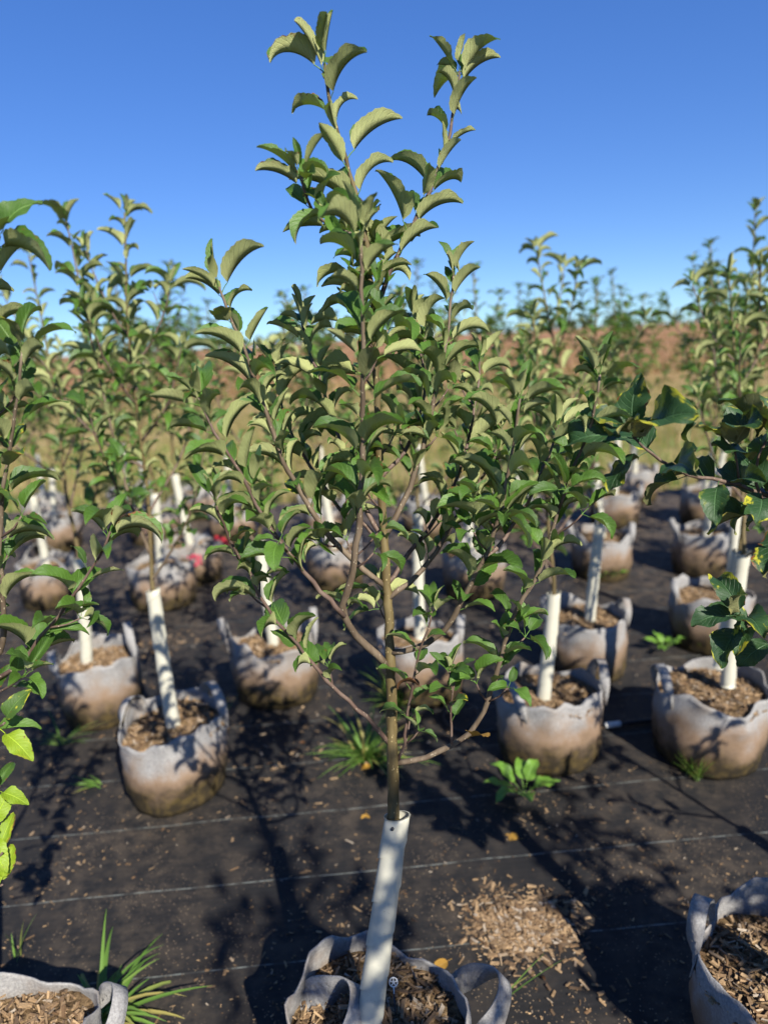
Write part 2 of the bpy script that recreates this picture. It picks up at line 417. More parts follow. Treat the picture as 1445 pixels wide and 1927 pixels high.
TUFTS = [{'loc': [-0.7672, 1.4151, 0.0],
  'label': 'long-bladed green grass tuft growing beside a grey bag handle',
  'n': 34,
  'L': 0.27,
  'W': 0.015,
  'seed': 1,
  'el': (12, 65),
  'bend': (30, 95),
  'az': (-1.5, 2.4)},
 {'loc': [-1.0675, 1.6291, 0.0], 'label': 'pair of thin upright grass blades behind the grass tuft bag', 'n': 4, 'L': 0.14, 'W': 0.006, 'seed': 2, 'el': (70, 88), 'bend': (5, 25)},
 {'loc': [0.2039, 1.4131, 0.0], 'label': 'lone green grass stem leaning out from under the main bag', 'n': 3, 'L': 0.2, 'W': 0.005, 'seed': 3, 'el': (30, 40), 'bend': (5, 20), 'az': (-0.1, 0.7)},
 {'loc': [-0.1219, 2.4804, 0.0], 'label': 'spreading light green grass clump between the pale bags', 'n': 90, 'L': 0.27, 'W': 0.01, 'seed': 4, 'el': (15, 70), 'bend': (20, 70)},
 {'loc': [0.0048, 2.881, 0.0], 'label': 'darker green grass clump against the mossy bag foot', 'n': 60, 'L': 0.22, 'W': 0.009, 'seed': 5, 'el': (30, 80), 'bend': (20, 70)},
 {'loc': [1.0701, 2.2482, 0.0], 'label': 'bright upright grass at the foot of the two-stem bag', 'n': 34, 'L': 0.14, 'W': 0.006, 'seed': 6, 'el': (45, 85), 'bend': (5, 50)},
 {'loc': [-1.1471, 2.4036, 0.0], 'label': 'few flat grass blades beside the algae-based bag', 'n': 8, 'L': 0.15, 'W': 0.009, 'seed': 7, 'el': (8, 30), 'bend': (5, 40), 'az': (2.2, 4.4)},
 {'loc': [-1.4153, 2.7238, 0.0], 'label': 'sparse thin grass strands between two algae-based bags', 'n': 14, 'L': 0.22, 'W': 0.006, 'seed': 8, 'el': (10, 40), 'bend': (10, 50)},
 {'loc': [-0.7715, 2.896, 0.0], 'label': 'small grass sprout beside the bag with pointed handles', 'n': 10, 'L': 0.1, 'W': 0.006, 'seed': 9, 'el': (50, 85), 'bend': (5, 50)},
 {'loc': [0.5079, 2.5491, 0.0], 'label': 'thin grass tuft behind the kinked-guard bag', 'n': 12, 'L': 0.14, 'W': 0.005, 'seed': 10, 'el': (30, 80), 'bend': (5, 50)}]
WEEDS = [{'loc': [0.4362, 2.1976, 0.0], 'label': 'bright green broadleaf weed rosette on the fabric before a stained bag', 'n': 8, 'L': 0.125, 'seed': 60},
 {'loc': [1.3675, 3.2876, 0.0], 'label': 'dark green weed in the shade beside a plain grey bag', 'n': 10, 'L': 0.09, 'seed': 61},
 {'loc': [1.4353, 4.322, -0.0], 'label': 'light green weed at the foot of a far bag', 'n': 9, 'L': 0.09, 'seed': 62},
 {'loc': [1.5443, 3.2644, 0.0], 'label': 'upright green weed at the corner of the plain grey bag', 'n': 6, 'L': 0.08, 'seed': 63}]
PIPES = [{'name': 'irrigation_pipe',
  'pts': [[1.2277, 2.6576, 0.012], [1.1102, 2.6404, 0.012], [0.9954, 2.6275, 0.012], [0.9159, 2.6192, 0.012]],
  'r': 0.01,
  'label': 'black irrigation pipe with a white end between two bags',
  'endcap': 0.06},
 {'name': 'drip_tube',
  'pts': [[0.2973, 2.6565, 0.004], [0.3537, 2.7386, 0.02], [0.3183, 2.8153, 0.03], [0.2355, 2.8014, 0.03], [0.2044, 2.7249, 0.012], [0.2735, 2.6425, 0.004], [0.4265, 2.6348, 0.004]],
  'r': 0.005,
  'label': 'thin black drip tube curled in a loop by the mossy bag'}]
POST = [-13.05, 41.42]
DISTANT = [(-17.1, 60, 0.62), (-97.6, 200, 1.2), (-10.2, 300, 1.0), (84.2, 260, 0.9), (-36.2, 320, 0.9)]
DIST_LABEL = ['green tree standing by itself in the field above the pale post', 'broad dark tree clearly larger than the trees on the horizon', 'lone dark tree on the horizon seen through the disc-stake sapling',
 'dark tree on the horizon beyond the broad-leaved sapling', 'grey-green tree beyond the pale-bag sapling on the horizon']


# ---------------------------------------------------------------- helpers
def tag(o, label=None, cat=None, group=None, kind=None):
    if label: o['label'] = label
    if cat: o['category'] = cat
    if group: o['group'] = group
    if kind: o['kind'] = kind
    return o

def empty(name, loc):
    o = bpy.data.objects.new(name, None)
    o.empty_display_size = 0.05
    o.location = loc
    col.objects.link(o)
    return o

def mesh(name, verts, faces, mats, smooth=True, uvs=None, mi=None):
    me = bpy.data.meshes.new(name)
    me.from_pydata([tuple(map(float, v)) for v in verts], [], [tuple(map(int, f)) for f in faces])
    for m in (mats if isinstance(mats, (list, tuple)) else [mats]):
        me.materials.append(m)
    if smooth:
        me.polygons.foreach_set('use_smooth', [True] * len(me.polygons))
    if mi is not None:
        me.polygons.foreach_set('material_index', list(mi))
    if uvs is not None:
        uvl = me.uv_layers.new(name='UVMap')
        li = np.empty(len(me.loops), dtype=np.int32)
        me.loops.foreach_get('vertex_index', li)
        uvl.data.foreach_set('uv', np.asarray(uvs, dtype=np.float32)[li].ravel())
    me.update()
    return me

def obj(name, me, parent=None, loc=None, mat=None):
    o = bpy.data.objects.new(name, me)
    if mat is not None:
        o.matrix_basis = mat
    elif loc is not None:
        o.location = loc
    o.parent = parent
    col.objects.link(o)
    return o

def spline(pts, step):
    """Catmull-Rom through pts, resampled about every step metres."""
    P = [Vector(p) for p in pts]
    if len(P) < 3:
        n = max(2, int((P[-1] - P[0]).length / step))
        return [P[0].lerp(P[-1], i / n) for i in range(n + 1)]
    P = [P[0] * 2 - P[1]] + P + [P[-1] * 2 - P[-2]]
    out = []
    for i in range(1, len(P) - 2):
        a, b, c, d = P[i - 1:i + 3]
        n = max(1, int(round((c - b).length / step)))
        for k in range(n):
            t = k / n
            out.append(0.5 * ((2 * b) + (c - a) * t + (2 * a - 5 * b + 4 * c - d) * t * t
                              + (3 * b - a - 3 * c + d) * t ** 3))
    out.append(P[-2])
    return out

def tube_geo(path, radii, sides=8, cap=True):
    path = [Vector(p) for p in path]
    V, F = [], []
    n = len(path)
    t0 = (path[1] - path[0]).normalized()
    x = t0.orthogonal().normalized()
    for i, p in enumerate(path):
        t = (path[min(i + 1, n - 1)] - path[max(i - 1, 0)]).normalized()
        x = (x - t * x.dot(t)).normalized()
        y = t.cross(x)
        for s in range(sides):
            a = 2 * math.pi * s / sides
            V.append(p + (x * math.cos(a) + y * math.sin(a)) * radii[i])
    for i in range(n - 1):
        for s in range(sides):
            a, b = i * sides + s, i * sides + (s + 1) % sides
            F.append((a, b, b + sides, a + sides))
    if cap:
        F.append(tuple(range(sides))[::-1])
        F.append(tuple(range((n - 1) * sides, n * sides)))
    return V, F

def merge(parts):
    V, F = [], []
    for v, f in parts:
        o = len(V)
        V += list(v)
        F += [tuple(i + o for i in q) for q in f]
    return V, F

# ---------------------------------------------------------------- materials
class NT:
    def __init__(self, name):
        self.m = bpy.data.materials.new(name)
        self.m.use_nodes = True
        self.t = self.m.node_tree
        self.t.nodes.clear()
        self.out = self.t.nodes.new('ShaderNodeOutputMaterial')
    def n(self, kind, **kw):
        x = self.t.nodes.new('ShaderNode' + kind)
        for k, v in kw.items():
            setattr(x, k, v)
        return x
    def l(self, a, b):
        self.t.links.new(a, b)
    def set(self, sock, v):
        if isinstance(v, bpy.types.NodeSocket):
            self.l(v, sock)
        elif v is not None:
            if sock.type == 'RGBA' and len(v) == 3:
                v = (*v, 1)
            sock.default_value = v
    def math(self, op, a, b=None, c=None, clamp=False):
        x = self.n('Math', operation=op, use_clamp=clamp)
        for i, v in enumerate((a, b, c)):
            self.set(x.inputs[i], v)
        return x.outputs[0]
    def mix(self, f, a, b, mode='MIX'):
        x = self.n('MixRGB', blend_type=mode)
        self.set(x.inputs[0], f); self.set(x.inputs[1], a); self.set(x.inputs[2], b)
        return x.outputs[0]
    def smooth(self, v, lo, hi, a=0.0, b=1.0):
        x = self.n('MapRange', interpolation_type='SMOOTHSTEP')
        for i, q in enumerate((v, lo, hi, a, b)):
            self.set(x.inputs[i], q)
        return x.outputs[0]
    def noise(self, vec, scale, detail=3.0, rough=0.55, out=0, dist=0.0):
        x = self.n('TexNoise')
        if vec is not None: self.l(vec, x.inputs['Vector'])
        x.inputs['Scale'].default_value = scale
        x.inputs['Detail'].default_value = detail
        x.inputs['Roughness'].default_value = rough
        x.inputs['Distortion'].default_value = dist
        return x.outputs[out]
    def obj_co(self):
        return self.n('TexCoord').outputs['Object']
    def pos(self):
        return self.n('NewGeometry').outputs['Position']
    def scale(self, vec, s):
        x = self.n('Mapping')
        self.l(vec, x.inputs[0])
        x.inputs['Scale'].default_value = s
        return x.outputs[0]
    def bump(self, h, strength=0.3, dist=0.002, normal=None):
        x = self.n('Bump')
        x.inputs['Strength'].default_value = strength
        x.inputs['Distance'].default_value = dist
        self.l(h, x.inputs['Height'])
        if normal is not None: self.l(normal, x.inputs['Normal'])
        return x.outputs[0]
    def pbr(self, color, rough=0.6, spec=0.5, normal=None, metal=0.0, sheen=None):
        x = self.n('BsdfPrincipled')
        self.set(x.inputs['Base Color'], color)
        self.set(x.inputs['Roughness'], rough)
        self.set(x.inputs['Specular IOR Level'], spec)
        self.set(x.inputs['Metallic'], metal)
        if sheen: x.inputs['Sheen Weight'].default_value = sheen
        if normal is not None: self.l(normal, x.inputs['Normal'])
        return x.outputs[0]
    def mixs(self, f, a, b):
        x = self.n('MixShader')
        self.set(x.inputs[0], f); self.l(a, x.inputs[1]); self.l(b, x.inputs[2])
        return x.outputs[0]
    def transl(self, color, normal=None):
        x = self.n('BsdfTranslucent')
        self.set(x.inputs[0], color)
        if normal is not None: self.l(normal, x.inputs['Normal'])
        return x.outputs[0]
    def done(self, sh):
        self.l(sh, self.out.inputs[0])
        return self.m
    def rand(self):
        a = self.n('ObjectInfo').outputs['Random']
        b = self.n('NewGeometry').outputs['Random Per Island']
        return self.math('FRACT', self.math('ADD', a, self.math('MULTIPLY', b, 1.0)))

def leaf_material(name, top_a, top_b, back_a, back_b, trans, yellow=0.0, brown=0.0, whole=None):
    n = NT(name)
    rnd = n.rand()
    r2 = n.math('FRACT', n.math('MULTIPLY', rnd, 17.31))
    r3 = n.math('FRACT', n.math('MULTIPLY', rnd, 71.77))
    uv = n.n('TexCoord').outputs['UV']
    sp = n.n('SeparateXYZ'); n.l(uv, sp.inputs[0])
    a = n.math('MULTIPLY', n.math('ABSOLUTE', n.math('SUBTRACT', sp.outputs[0], 0.5)), 2.0)
    v = sp.outputs[1]
    mid = n.smooth(a, 0.015, 0.075, 1.0, 0.0)
    ph = n.math('SUBTRACT', n.math('MULTIPLY', v, 8.5), n.math('MULTIPLY', n.math('POWER', a, 1.25), 2.3))
    fr = n.math('ABSOLUTE', n.math('SUBTRACT', n.math('FRACT', ph), 0.5))
    lat = n.math('MULTIPLY', n.smooth(fr, 0.02, 0.10, 1.0, 0.0), n.smooth(a, 0.75, 1.0, 1.0, 0.0))
    vein = n.math('MAXIMUM', mid, n.math('MULTIPLY', lat, 0.75), clamp=True)
    # offset of the blotches so that no two leaves share them
    off = n.n('CombineXYZ')
    n.l(n.math('MULTIPLY', rnd, 37.0), off.inputs[0]); n.l(n.math('MULTIPLY', r2, 23.0), off.inputs[1])
    va = n.n('VectorMath', operation='ADD'); n.l(uv, va.inputs[0]); n.l(off.outputs[0], va.inputs[1])
    uvo = va.outputs[0]
    fine = n.noise(uvo, 40.0, 3.0, 0.6)
    blot = n.noise(uvo, 2.6, 3.0, 0.6)
    pix = n.noise(uvo, 130.0, 2.0, 0.7)
    top = n.mix(r2, top_a, top_b)
    top = n.mix(n.math('MULTIPLY', vein, 0.55), top, tuple(min(1, c * 2.2 + 0.03) for c in top_b))
    top = n.mix(n.smooth(fine, 0.35, 0.7, 0.0, 0.35), top, tuple(c * 0.6 for c in top_a))
    back = n.mix(r3, back_a, back_b)
    back = n.mix(n.math('MULTIPLY', vein, 0.6), back, tuple(min(1, c * 1.3 + 0.04) for c in back_b))
    back = n.mix(n.smooth(pix, 0.3, 0.75, 0.0, 0.4), back, tuple(c * 0.66 for c in back_a))
    back = n.mix(n.smooth(blot, 0.5, 0.75, 0.0, 0.30), back, (0.30, 0.265, 0.12))
    tr = n.mix(r2, trans, tuple(c * 0.7 for c in trans))
    if yellow > 0:
        ym = n.math('MULTIPLY', n.smooth(n.math('ADD', n.math('MULTIPLY', a, 0.25), n.math('ADD', n.math('MULTIPLY', blot, 1.3), n.math('MULTIPLY', v, 0.15))), 0.97, 1.10), n.math('MULTIPLY', n.smooth(r3, 0.25, 0.6), yellow))
        top = n.mix(ym, top, (0.48, 0.46, 0.03)); back = n.mix(ym, back, (0.46, 0.42, 0.10)); tr = n.mix(ym, tr, (0.6, 0.5, 0.05))
    # brown dead spots, rare on healthy leaves
    spot = n.noise(uvo, 7.0, 4.0, 0.65)
    lo = 0.715 - 0.12 * brown
    edge = n.math('MULTIPLY', n.smooth(a, 0.55, 1.0), n.smooth(r3, 0.72, 0.95, 0.0, 0.20))
    sm = n.smooth(n.math('ADD', n.math('ADD', spot, edge), n.math('MULTIPLY', n.math('MULTIPLY', v, v), n.smooth(r2, 0.8, 1.0, 0.0, 0.12))), lo, lo + 0.04)
    top = n.mix(sm, top, (0.17, 0.065, 0.02)); back = n.mix(sm, back, (0.20, 0.09, 0.035)); tr = n.mix(sm, tr, (0.10, 0.03, 0.01))
    if whole is not None:
        top = n.mix(0.85, top, whole); back = n.mix(0.85, back, whole); tr = n.mix(0.85, tr, whole)
    h = n.math('ADD', n.math('MULTIPLY', vein, -0.8), n.math('MULTIPLY', fine, 0.5))
    nf = n.bump(h, 0.8, 0.0016)
    hb = n.math('ADD', n.math('MULTIPLY', vein, 1.0), n.math('MULTIPLY', pix, 0.7))
    nb = n.bump(hb, 0.8, 0.0018)
    front = n.mixs(0.24, n.pbr(top, 0.44, 0.42, nf), n.transl(tr, nf))
    rear = n.mixs(0.16, n.pbr(back, 0.85, 0.2, nb), n.transl(tr, nb))
    bf = n.n('NewGeometry').outputs['Backfacing']
    return n.done(n.mixs(bf, front, rear))

M = {}
M['leaf'] = leaf_material('apple_leaf', (0.040, 0.092, 0.014), (0.090, 0.185, 0.024), (0.34, 0.375, 0.145), (0.49, 0.515, 0.23), (0.26, 0.42, 0.035))
M['leaf_y'] = leaf_material('apple_leaf_yellowing', (0.035, 0.085, 0.016), (0.075, 0.14, 0.02), (0.22, 0.235, 0.10), (0.30, 0.30, 0.14), (0.26, 0.36, 0.03), yellow=1.0, brown=0.55)
M['leaf_lime'] = leaf_material('lime_leaf', (0.17, 0.27, 0.012), (0.26, 0.36, 0.02), (0.36, 0.42, 0.10), (0.44, 0.48, 0.14), (0.50, 0.60, 0.03), yellow=0.6, brown=0.4)
M['leaf_dark'] = leaf_material('broad_dark_leaf', (0.020, 0.058, 0.020), (0.036, 0.088, 0.026), (0.17, 0.18, 0.075), (0.25, 0.24, 0.11), (0.14, 0.22, 0.02), yellow=0.9, brown=0.3)
M['leaf_dead'] = leaf_material('dead_leaf', (0.3, 0.17, 0.04), (0.42, 0.24, 0.05), (0.36, 0.2, 0.06), (0.44, 0.28, 0.08), (0.4, 0.2, 0.03), brown=0.9, whole=(0.40, 0.22, 0.035))
M['leaf_brown'] = leaf_material('withered_leaf', (0.1, 0.05, 0.02), (0.14, 0.07, 0.03), (0.15, 0.08, 0.04), (0.2, 0.1, 0.05), (0.1, 0.05, 0.02), brown=0.5, whole=(0.12, 0.055, 0.022))

def bark_material(name, ca, cb, spot, rough=0.65, spots=True):
    n = NT(name)
    co = n.obj_co()
    st = n.noise(n.scale(co, (60, 60, 9)), 1.0, 4.0, 0.6)
    c = n.mix(n.smooth(st, 0.3, 0.7), ca, cb)
    big = n.noise(co, 7.0, 2.0)
    c = n.mix(n.smooth(big, 0.45, 0.7, 0.0, 0.5), c, tuple(x * 0.55 for x in ca))
    vo = n.n('TexVoronoi'); n.l(n.scale(co, (230, 230, 110)), vo.inputs['Vector'])
    vo.inputs['Scale'].default_value = 1.0
    le = n.smooth(vo.outputs['Distance'], 0.16, 0.26, 1.0, 0.0)
    le = n.math('MULTIPLY', le, n.smooth(n.noise(co, 90.0, 1.0), 0.5, 0.56))
    if spots:
        c = n.mix(le, c, spot)
    h = n.math('ADD', n.math('MULTIPLY', st, 0.8), n.math('MULTIPLY', le, 0.6))
    return n.done(n.pbr(c, rough, 0.35, n.bump(h, 0.5, 0.0015)))

M['trunk'] = bark_material('trunk_bark', (0.085, 0.060, 0.022), (0.15, 0.115, 0.050), (0.40, 0.31, 0.15))
M['shoot'] = bark_material('shoot_bark', (0.075, 0.043, 0.032), (0.15, 0.105, 0.08), (0.35, 0.28, 0.2))
M['bark_grey'] = bark_material('branch_bark', (0.095, 0.066, 0.042), (0.165, 0.125, 0.085), (0.38, 0.32, 0.22))

def plastic():
    n = NT('white_guard_plastic')
    co = n.obj_co()
    d = n.noise(co, 26.0, 5.0, 0.7)
    c = n.mix(n.smooth(d, 0.5, 0.8, 0.0, 0.55), (0.50, 0.48, 0.39), (0.37, 0.34, 0.26))
    sc = n.noise(n.scale(co, (240, 240, 30)), 1.0, 2.0)
    c = n.mix(n.smooth(sc, 0.62, 0.75, 0.0, 0.35), c, (0.42, 0.40, 0.33))
    sp = n.noise(co, 320.0, 1.0)
    c = n.mix(n.smooth(sp, 0.72, 0.76, 0.0, 0.6), c, (0.12, 0.10, 0.07))
    p = n.pbr(c, 0.42, 0.45, n.bump(d, 0.15, 0.002))
    return n.done(n.mixs(0.10, p, n.transl((0.7, 0.68, 0.55))))
M['guard'] = plastic()

def felt():
    n = NT('grey_felt_bag')
    co = n.obj_co()
    rnd = n.n('ObjectInfo').outputs['Random']
    sp = n.n('SeparateXYZ'); n.l(co, sp.inputs[0])
    ov = n.n('CombineXYZ'); n.l(n.math('MULTIPLY', rnd, 50.0), ov.inputs[2])
    va = n.n('VectorMath', operation='ADD'); n.l(co, va.inputs[0]); n.l(ov.outputs[0], va.inputs[1])
    co2 = va.outputs[0]
    fib = n.noise(co2, 160.0, 3.0, 0.7)
    flk = n.noise(co2, 420.0, 2.0, 0.7)
    c = n.mix(n.smooth(fib, 0.3, 0.7), (0.19, 0.184, 0.18), (0.30, 0.292, 0.28))
    c = n.mix(n.smooth(flk, 0.60, 0.70, 0.0, 0.75), c, (0.13, 0.13, 0.16))
    bl = n.noise(co2, 6.0, 4.0, 0.6)
    c = n.mix(n.smooth(bl, 0.48, 0.66, 0.0, 0.65), c, (0.20, 0.165, 0.135))
    # water stain creeping up from the ground, tan then algae brown-green
    w = n.noise(co2, 9.0, 3.0, 0.6)
    zz = n.math('ADD', sp.outputs[2], n.math('MULTIPLY', n.math('SUBTRACT', w, 0.5), 0.22))
    tan = n.smooth(zz, 0.14, 0.25, 1.0, 0.0)
    c = n.mix(n.math('MULTIPLY', tan, 0.85), c, (0.20, 0.125, 0.072))
    alg = n.smooth(zz, 0.045, 0.175, 1.0, 0.0)
    alg_c = n.mix(n.smooth(n.noise(co2, 30.0, 4.0), 0.4, 0.65), (0.012, 0.011, 0.006), (0.058, 0.042, 0.013))
    c = n.mix(n.math('MULTIPLY', alg, 0.92), c, alg_c)
    h = n.math('ADD', fib, n.math('MULTIPLY', flk, 0.4))
    return n.done(n.pbr(c, 0.95, 0.15, n.bump(h, 0.5, 0.003)))
M['felt'] = felt()

def wood_chip():
    n = NT('wood_chip')
    r = n.rand()
    r2 = n.math('FRACT', n.math('MULTIPLY', r, 13.7))
    c = n.mix(r, (0.11, 0.064, 0.034), (0.40, 0.275, 0.155))
    c = n.mix(n.smooth(r2, 0.6, 0.95, 0.0, 0.85), c, (0.06, 0.043, 0.032))
    c = n.mix(n.smooth(r2, 0.0, 0.16, 0.7, 0.0), c, (0.40, 0.36, 0.30))
    g = n.noise(n.scale(n.obj_co(), (60, 400, 400)), 1.0, 3.0)
    c = n.mix(n.smooth(g, 0.35, 0.7, 0.0, 0.45), c, (0.13, 0.075, 0.035))
    return n.done(n.pbr(c, 0.85, 0.2, n.bump(g, 0.6, 0.002)))
M['chip'] = wood_chip()

def soil():
    n = NT('mulch_soil')
    co = n.pos()
    a = n.noise(co, 60.0, 5.0, 0.7)
    b = n.noise(co, 9.0, 2.0)
    c = n.mix(n.smooth(a, 0.35, 0.65), (0.06, 0.038, 0.02), (0.33, 0.22, 0.115))
    c = n.mix(n.smooth(b, 0.35, 0.7, 0.0, 0.55), c, (0.05, 0.034, 0.022))
    return n.done(n.pbr(c, 0.95, 0.1, n.bump(a, 1.0, 0.015)))
M['soil'] = soil()

def weed_mat():
    n = NT('black_woven_ground_fabric')
    co = n.pos()
    rot = n.n('Mapping'); n.l(co, rot.inputs[0]); rot.inputs['Rotation'].default_value = (0, 0, -R(3.4))
    sp = n.n('SeparateXYZ'); n.l(rot.outputs[0], sp.inputs[0])
    x, y = sp.outputs[0], sp.outputs[1]
    wx = n.math('SINE', n.math('MULTIPLY', x, 2 * math.pi / 0.0034))
    wy = n.math('SINE', n.math('MULTIPLY', y, 2 * math.pi / 0.0028))
    weave = n.math('MULTIPLY', wx, wy)
    ribs = n.math('SINE', n.math('ADD', n.math('MULTIPLY', y, 2 * math.pi / 0.021), n.math('MULTIPLY', n.noise(co, 3.0), 1.5)))
    c = n.mix(n.smooth(weave, -1.0, 1.0), (0.0075, 0.0077, 0.0085), (0.018, 0.0175, 0.0178))
    c = n.mix(n.smooth(ribs, 0.0, 1.0, 0.0, 0.12), c, (0.030, 0.030, 0.032))
    # dust and fine dirt
    d1 = n.noise(co, 1.7, 5.0, 0.65)
    d2 = n.noise(co, 14.0, 5.0, 0.7)
    dm = n.math('MULTIPLY', n.smooth(d1, 0.36, 0.66), n.smooth(d2, 0.36, 0.66))
    c = n.mix(n.math('MULTIPLY', dm, 0.62), c, (0.085, 0.066, 0.048))
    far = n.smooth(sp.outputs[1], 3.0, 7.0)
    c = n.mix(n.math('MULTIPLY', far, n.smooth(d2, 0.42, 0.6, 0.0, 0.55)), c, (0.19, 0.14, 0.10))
    vo = n.n('TexVoronoi'); n.l(co, vo.inputs['Vector']); vo.inputs['Scale'].default_value = 95.0
    cr = n.math('MULTIPLY', n.smooth(vo.outputs['Distance'], 0.12, 0.22, 1.0, 0.0), n.smooth(n.noise(co, 4.0, 5.0, 0.7), 0.44, 0.58))
    c = n.mix(n.math('MULTIPLY', cr, 0.8), c, (0.26, 0.19, 0.12))
    # woven-in pale marker yarns
    ln = n.math('ABSOLUTE', n.math('SUBTRACT', n.math('FRACT', n.math('DIVIDE', n.math('SUBTRACT', y, LINE_Y), LINE_GAP)), 0.5))
    lm = n.smooth(ln, 0.5 - 0.0052 / LINE_GAP * 0.62, 0.5 - 0.0020 / LINE_GAP * 0.62)
    lm = n.math('MULTIPLY', lm, n.smooth(n.noise(n.scale(co, (22, 6, 6)), 1.0, 4.0, 0.7), 0.36, 0.62, 0.08, 0.75))
    lm = n.math('MULTIPLY', lm, n.smooth(wx, -0.8, 0.6, 0.6, 1.0))
    c = n.mix(lm, c, (0.23, 0.25, 0.23))
    h = n.math('ADD', n.math('MULTIPLY', weave, 0.4), n.math('ADD', n.math('MULTIPLY', ribs, 0.15), n.math('MULTIPLY', d2, 1.5)))
    return n.done(n.pbr(c, 0.68, 0.22, n.bump(h, 0.35, 0.002)))
LINE_Y, LINE_GAP = 1.890, 0.31
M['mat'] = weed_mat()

def field_ground():
    n = NT('field_soil_and_dry_grass')
    co = n.pos()
    sp = n.n('SeparateXYZ'); n.l(co, sp.inputs[0])
    a = n.noise(co, 0.9, 5.0, 0.65)
    b = n.noise(n.scale(co, (0.05, 0.25, 1)), 1.0, 5.0, 0.6)
    near = n.mix(n.smooth(a, 0.35, 0.68), (0.16, 0.145, 0.045), (0.30, 0.215, 0.105))
    far = n.mix(n.smooth(b, 0.35, 0.65), (0.21, 0.105, 0.055), (0.30, 0.175, 0.09))
    yy = n.math('ADD', sp.outputs[1], n.math('MULTIPLY', n.math('SUBTRACT', n.noise(co, 0.15, 3.0), 0.5), 14.0))
    c = n.mix(n.smooth(yy, 16.0, 32.0), near, far)
    return n.done(n.pbr(c, 1.0, 0.1, n.bump(a, 0.5, 0.2)))
M['field'] = field_ground()

def blade(name, a, b, dry):
    n = NT(name)
    r = n.rand()
    c = n.mix(r, a, b)
    c = n.mix(n.smooth(n.math('FRACT', n.math('MULTIPLY', r, 9.3)), 0.75, 0.9, 0.0, 1.0), c, dry)
    return n.done(n.mixs(0.3, n.pbr(c, 0.5, 0.35), n.transl(n.mix(0.5, c, (0.3, 0.45, 0.05)))))
M['grass'] = blade('green_grass_blade', (0.075, 0.16, 0.024), (0.15, 0.26, 0.05), (0.30, 0.26, 0.08))
M['drygrass'] = blade('dry_grass_blade', (0.19, 0.17, 0.045), (0.35, 0.25, 0.11), (0.42, 0.31, 0.16))
M['redgrass'] = blade('rust_dry_crop_blade', (0.24, 0.13, 0.065), (0.33, 0.20, 0.10), (0.40, 0.27, 0.14))
M['weedleaf'] = leaf_material('weed_leaf', (0.10, 0.22, 0.025), (0.15, 0.29, 0.04), (0.16, 0.26, 0.06), (0.2, 0.3, 0.08), (0.25, 0.42, 0.04))

def flat(name, c, rough=0.5, spec=0.4):
    n = NT(name)
    d = n.noise(n.obj_co(), 60.0, 4.0)
    cc = n.mix(n.smooth(d, 0.4, 0.75, 0.0, 0.5), c, tuple(x * 0.6 for x in c))
    return n.done(n.pbr(cc, rough, spec))
M['hose'] = flat('black_irrigation_pipe', (0.02, 0.02, 0.022), 0.45)
M['white'] = flat('white_plastic', (0.75, 0.75, 0.72), 0.45)
M['red'] = flat('red_ribbon', (0.50, 0.025, 0.04), 0.6)
M['ink'] = flat('red_ink', (0.50, 0.05, 0.10), 0.9, 0.1)
M['stake_hole_shade'] = flat('dark_stake_and_hole_shade', (0.03, 0.032, 0.04), 0.5)  # stake colour, also the painted shade of the guard hole
M['post'] = flat('weathered_post', (0.52, 0.45, 0.36), 0.9, 0.1)
M['fartree'] = blade('distant_foliage', (0.045, 0.075, 0.035), (0.075, 0.10, 0.045), (0.10, 0.10, 0.05))
M['felt_torn'] = M['felt']

# ---------------------------------------------------------------- the setting
def grid_sheet(name, x0, x1, y0, y1, nx, ny, zf, mat):
    V, F = [], []
    for j in range(ny + 1):
        for i in range(nx + 1):
            x = x0 + (x1 - x0) * i / nx; y = y0 + (y1 - y0) * j / ny
            V.append((x, y, zf(x, y)))
    for j in range(ny):
        for i in range(nx):
            a = j * (nx + 1) + i
            F.append((a, a + 1, a + nx + 2, a + nx + 1))
    return mesh(name, V, F, mat)

gv = [(-3000, -60, -0.03), (3000, -60, -0.03), (3000, 5000, -0.03), (-3000, 5000, -0.03)]
g = obj('ground', mesh('ground', gv, [(0, 1, 2, 3)], M['field'], smooth=False)); g['kind'] = 'structure'

def edge_y(x):
    return 7.2 - 0.10 * x + 0.12 * math.sin(x * 2.1) + 0.05 * math.sin(x * 6.3)
def matz(x, y):
    z = 0.006 * noise.noise((x * 2.3, y * 2.3, 0.0)) + 0.0035 * noise.noise((x * 7, y * 9, 3.0))
    return z - 0.004
V, F = [], []
nx, ny = 180, 190
for j in range(ny + 1):
    for i in range(nx + 1):
        x = -6 + 12 * i / nx
        t = j / ny
        y = -4 + (edge_y(x) + 4) * t
        V.append((x, y, matz(x, y)))
for j in range(ny):
    for i in range(nx):
        a = j * (nx + 1) + i
        F.append((a, a + 1, a + nx + 2, a + nx + 1))
gm = obj('ground_fabric', mesh('ground_fabric', V, F, M['mat'])); gm['kind'] = 'structure'

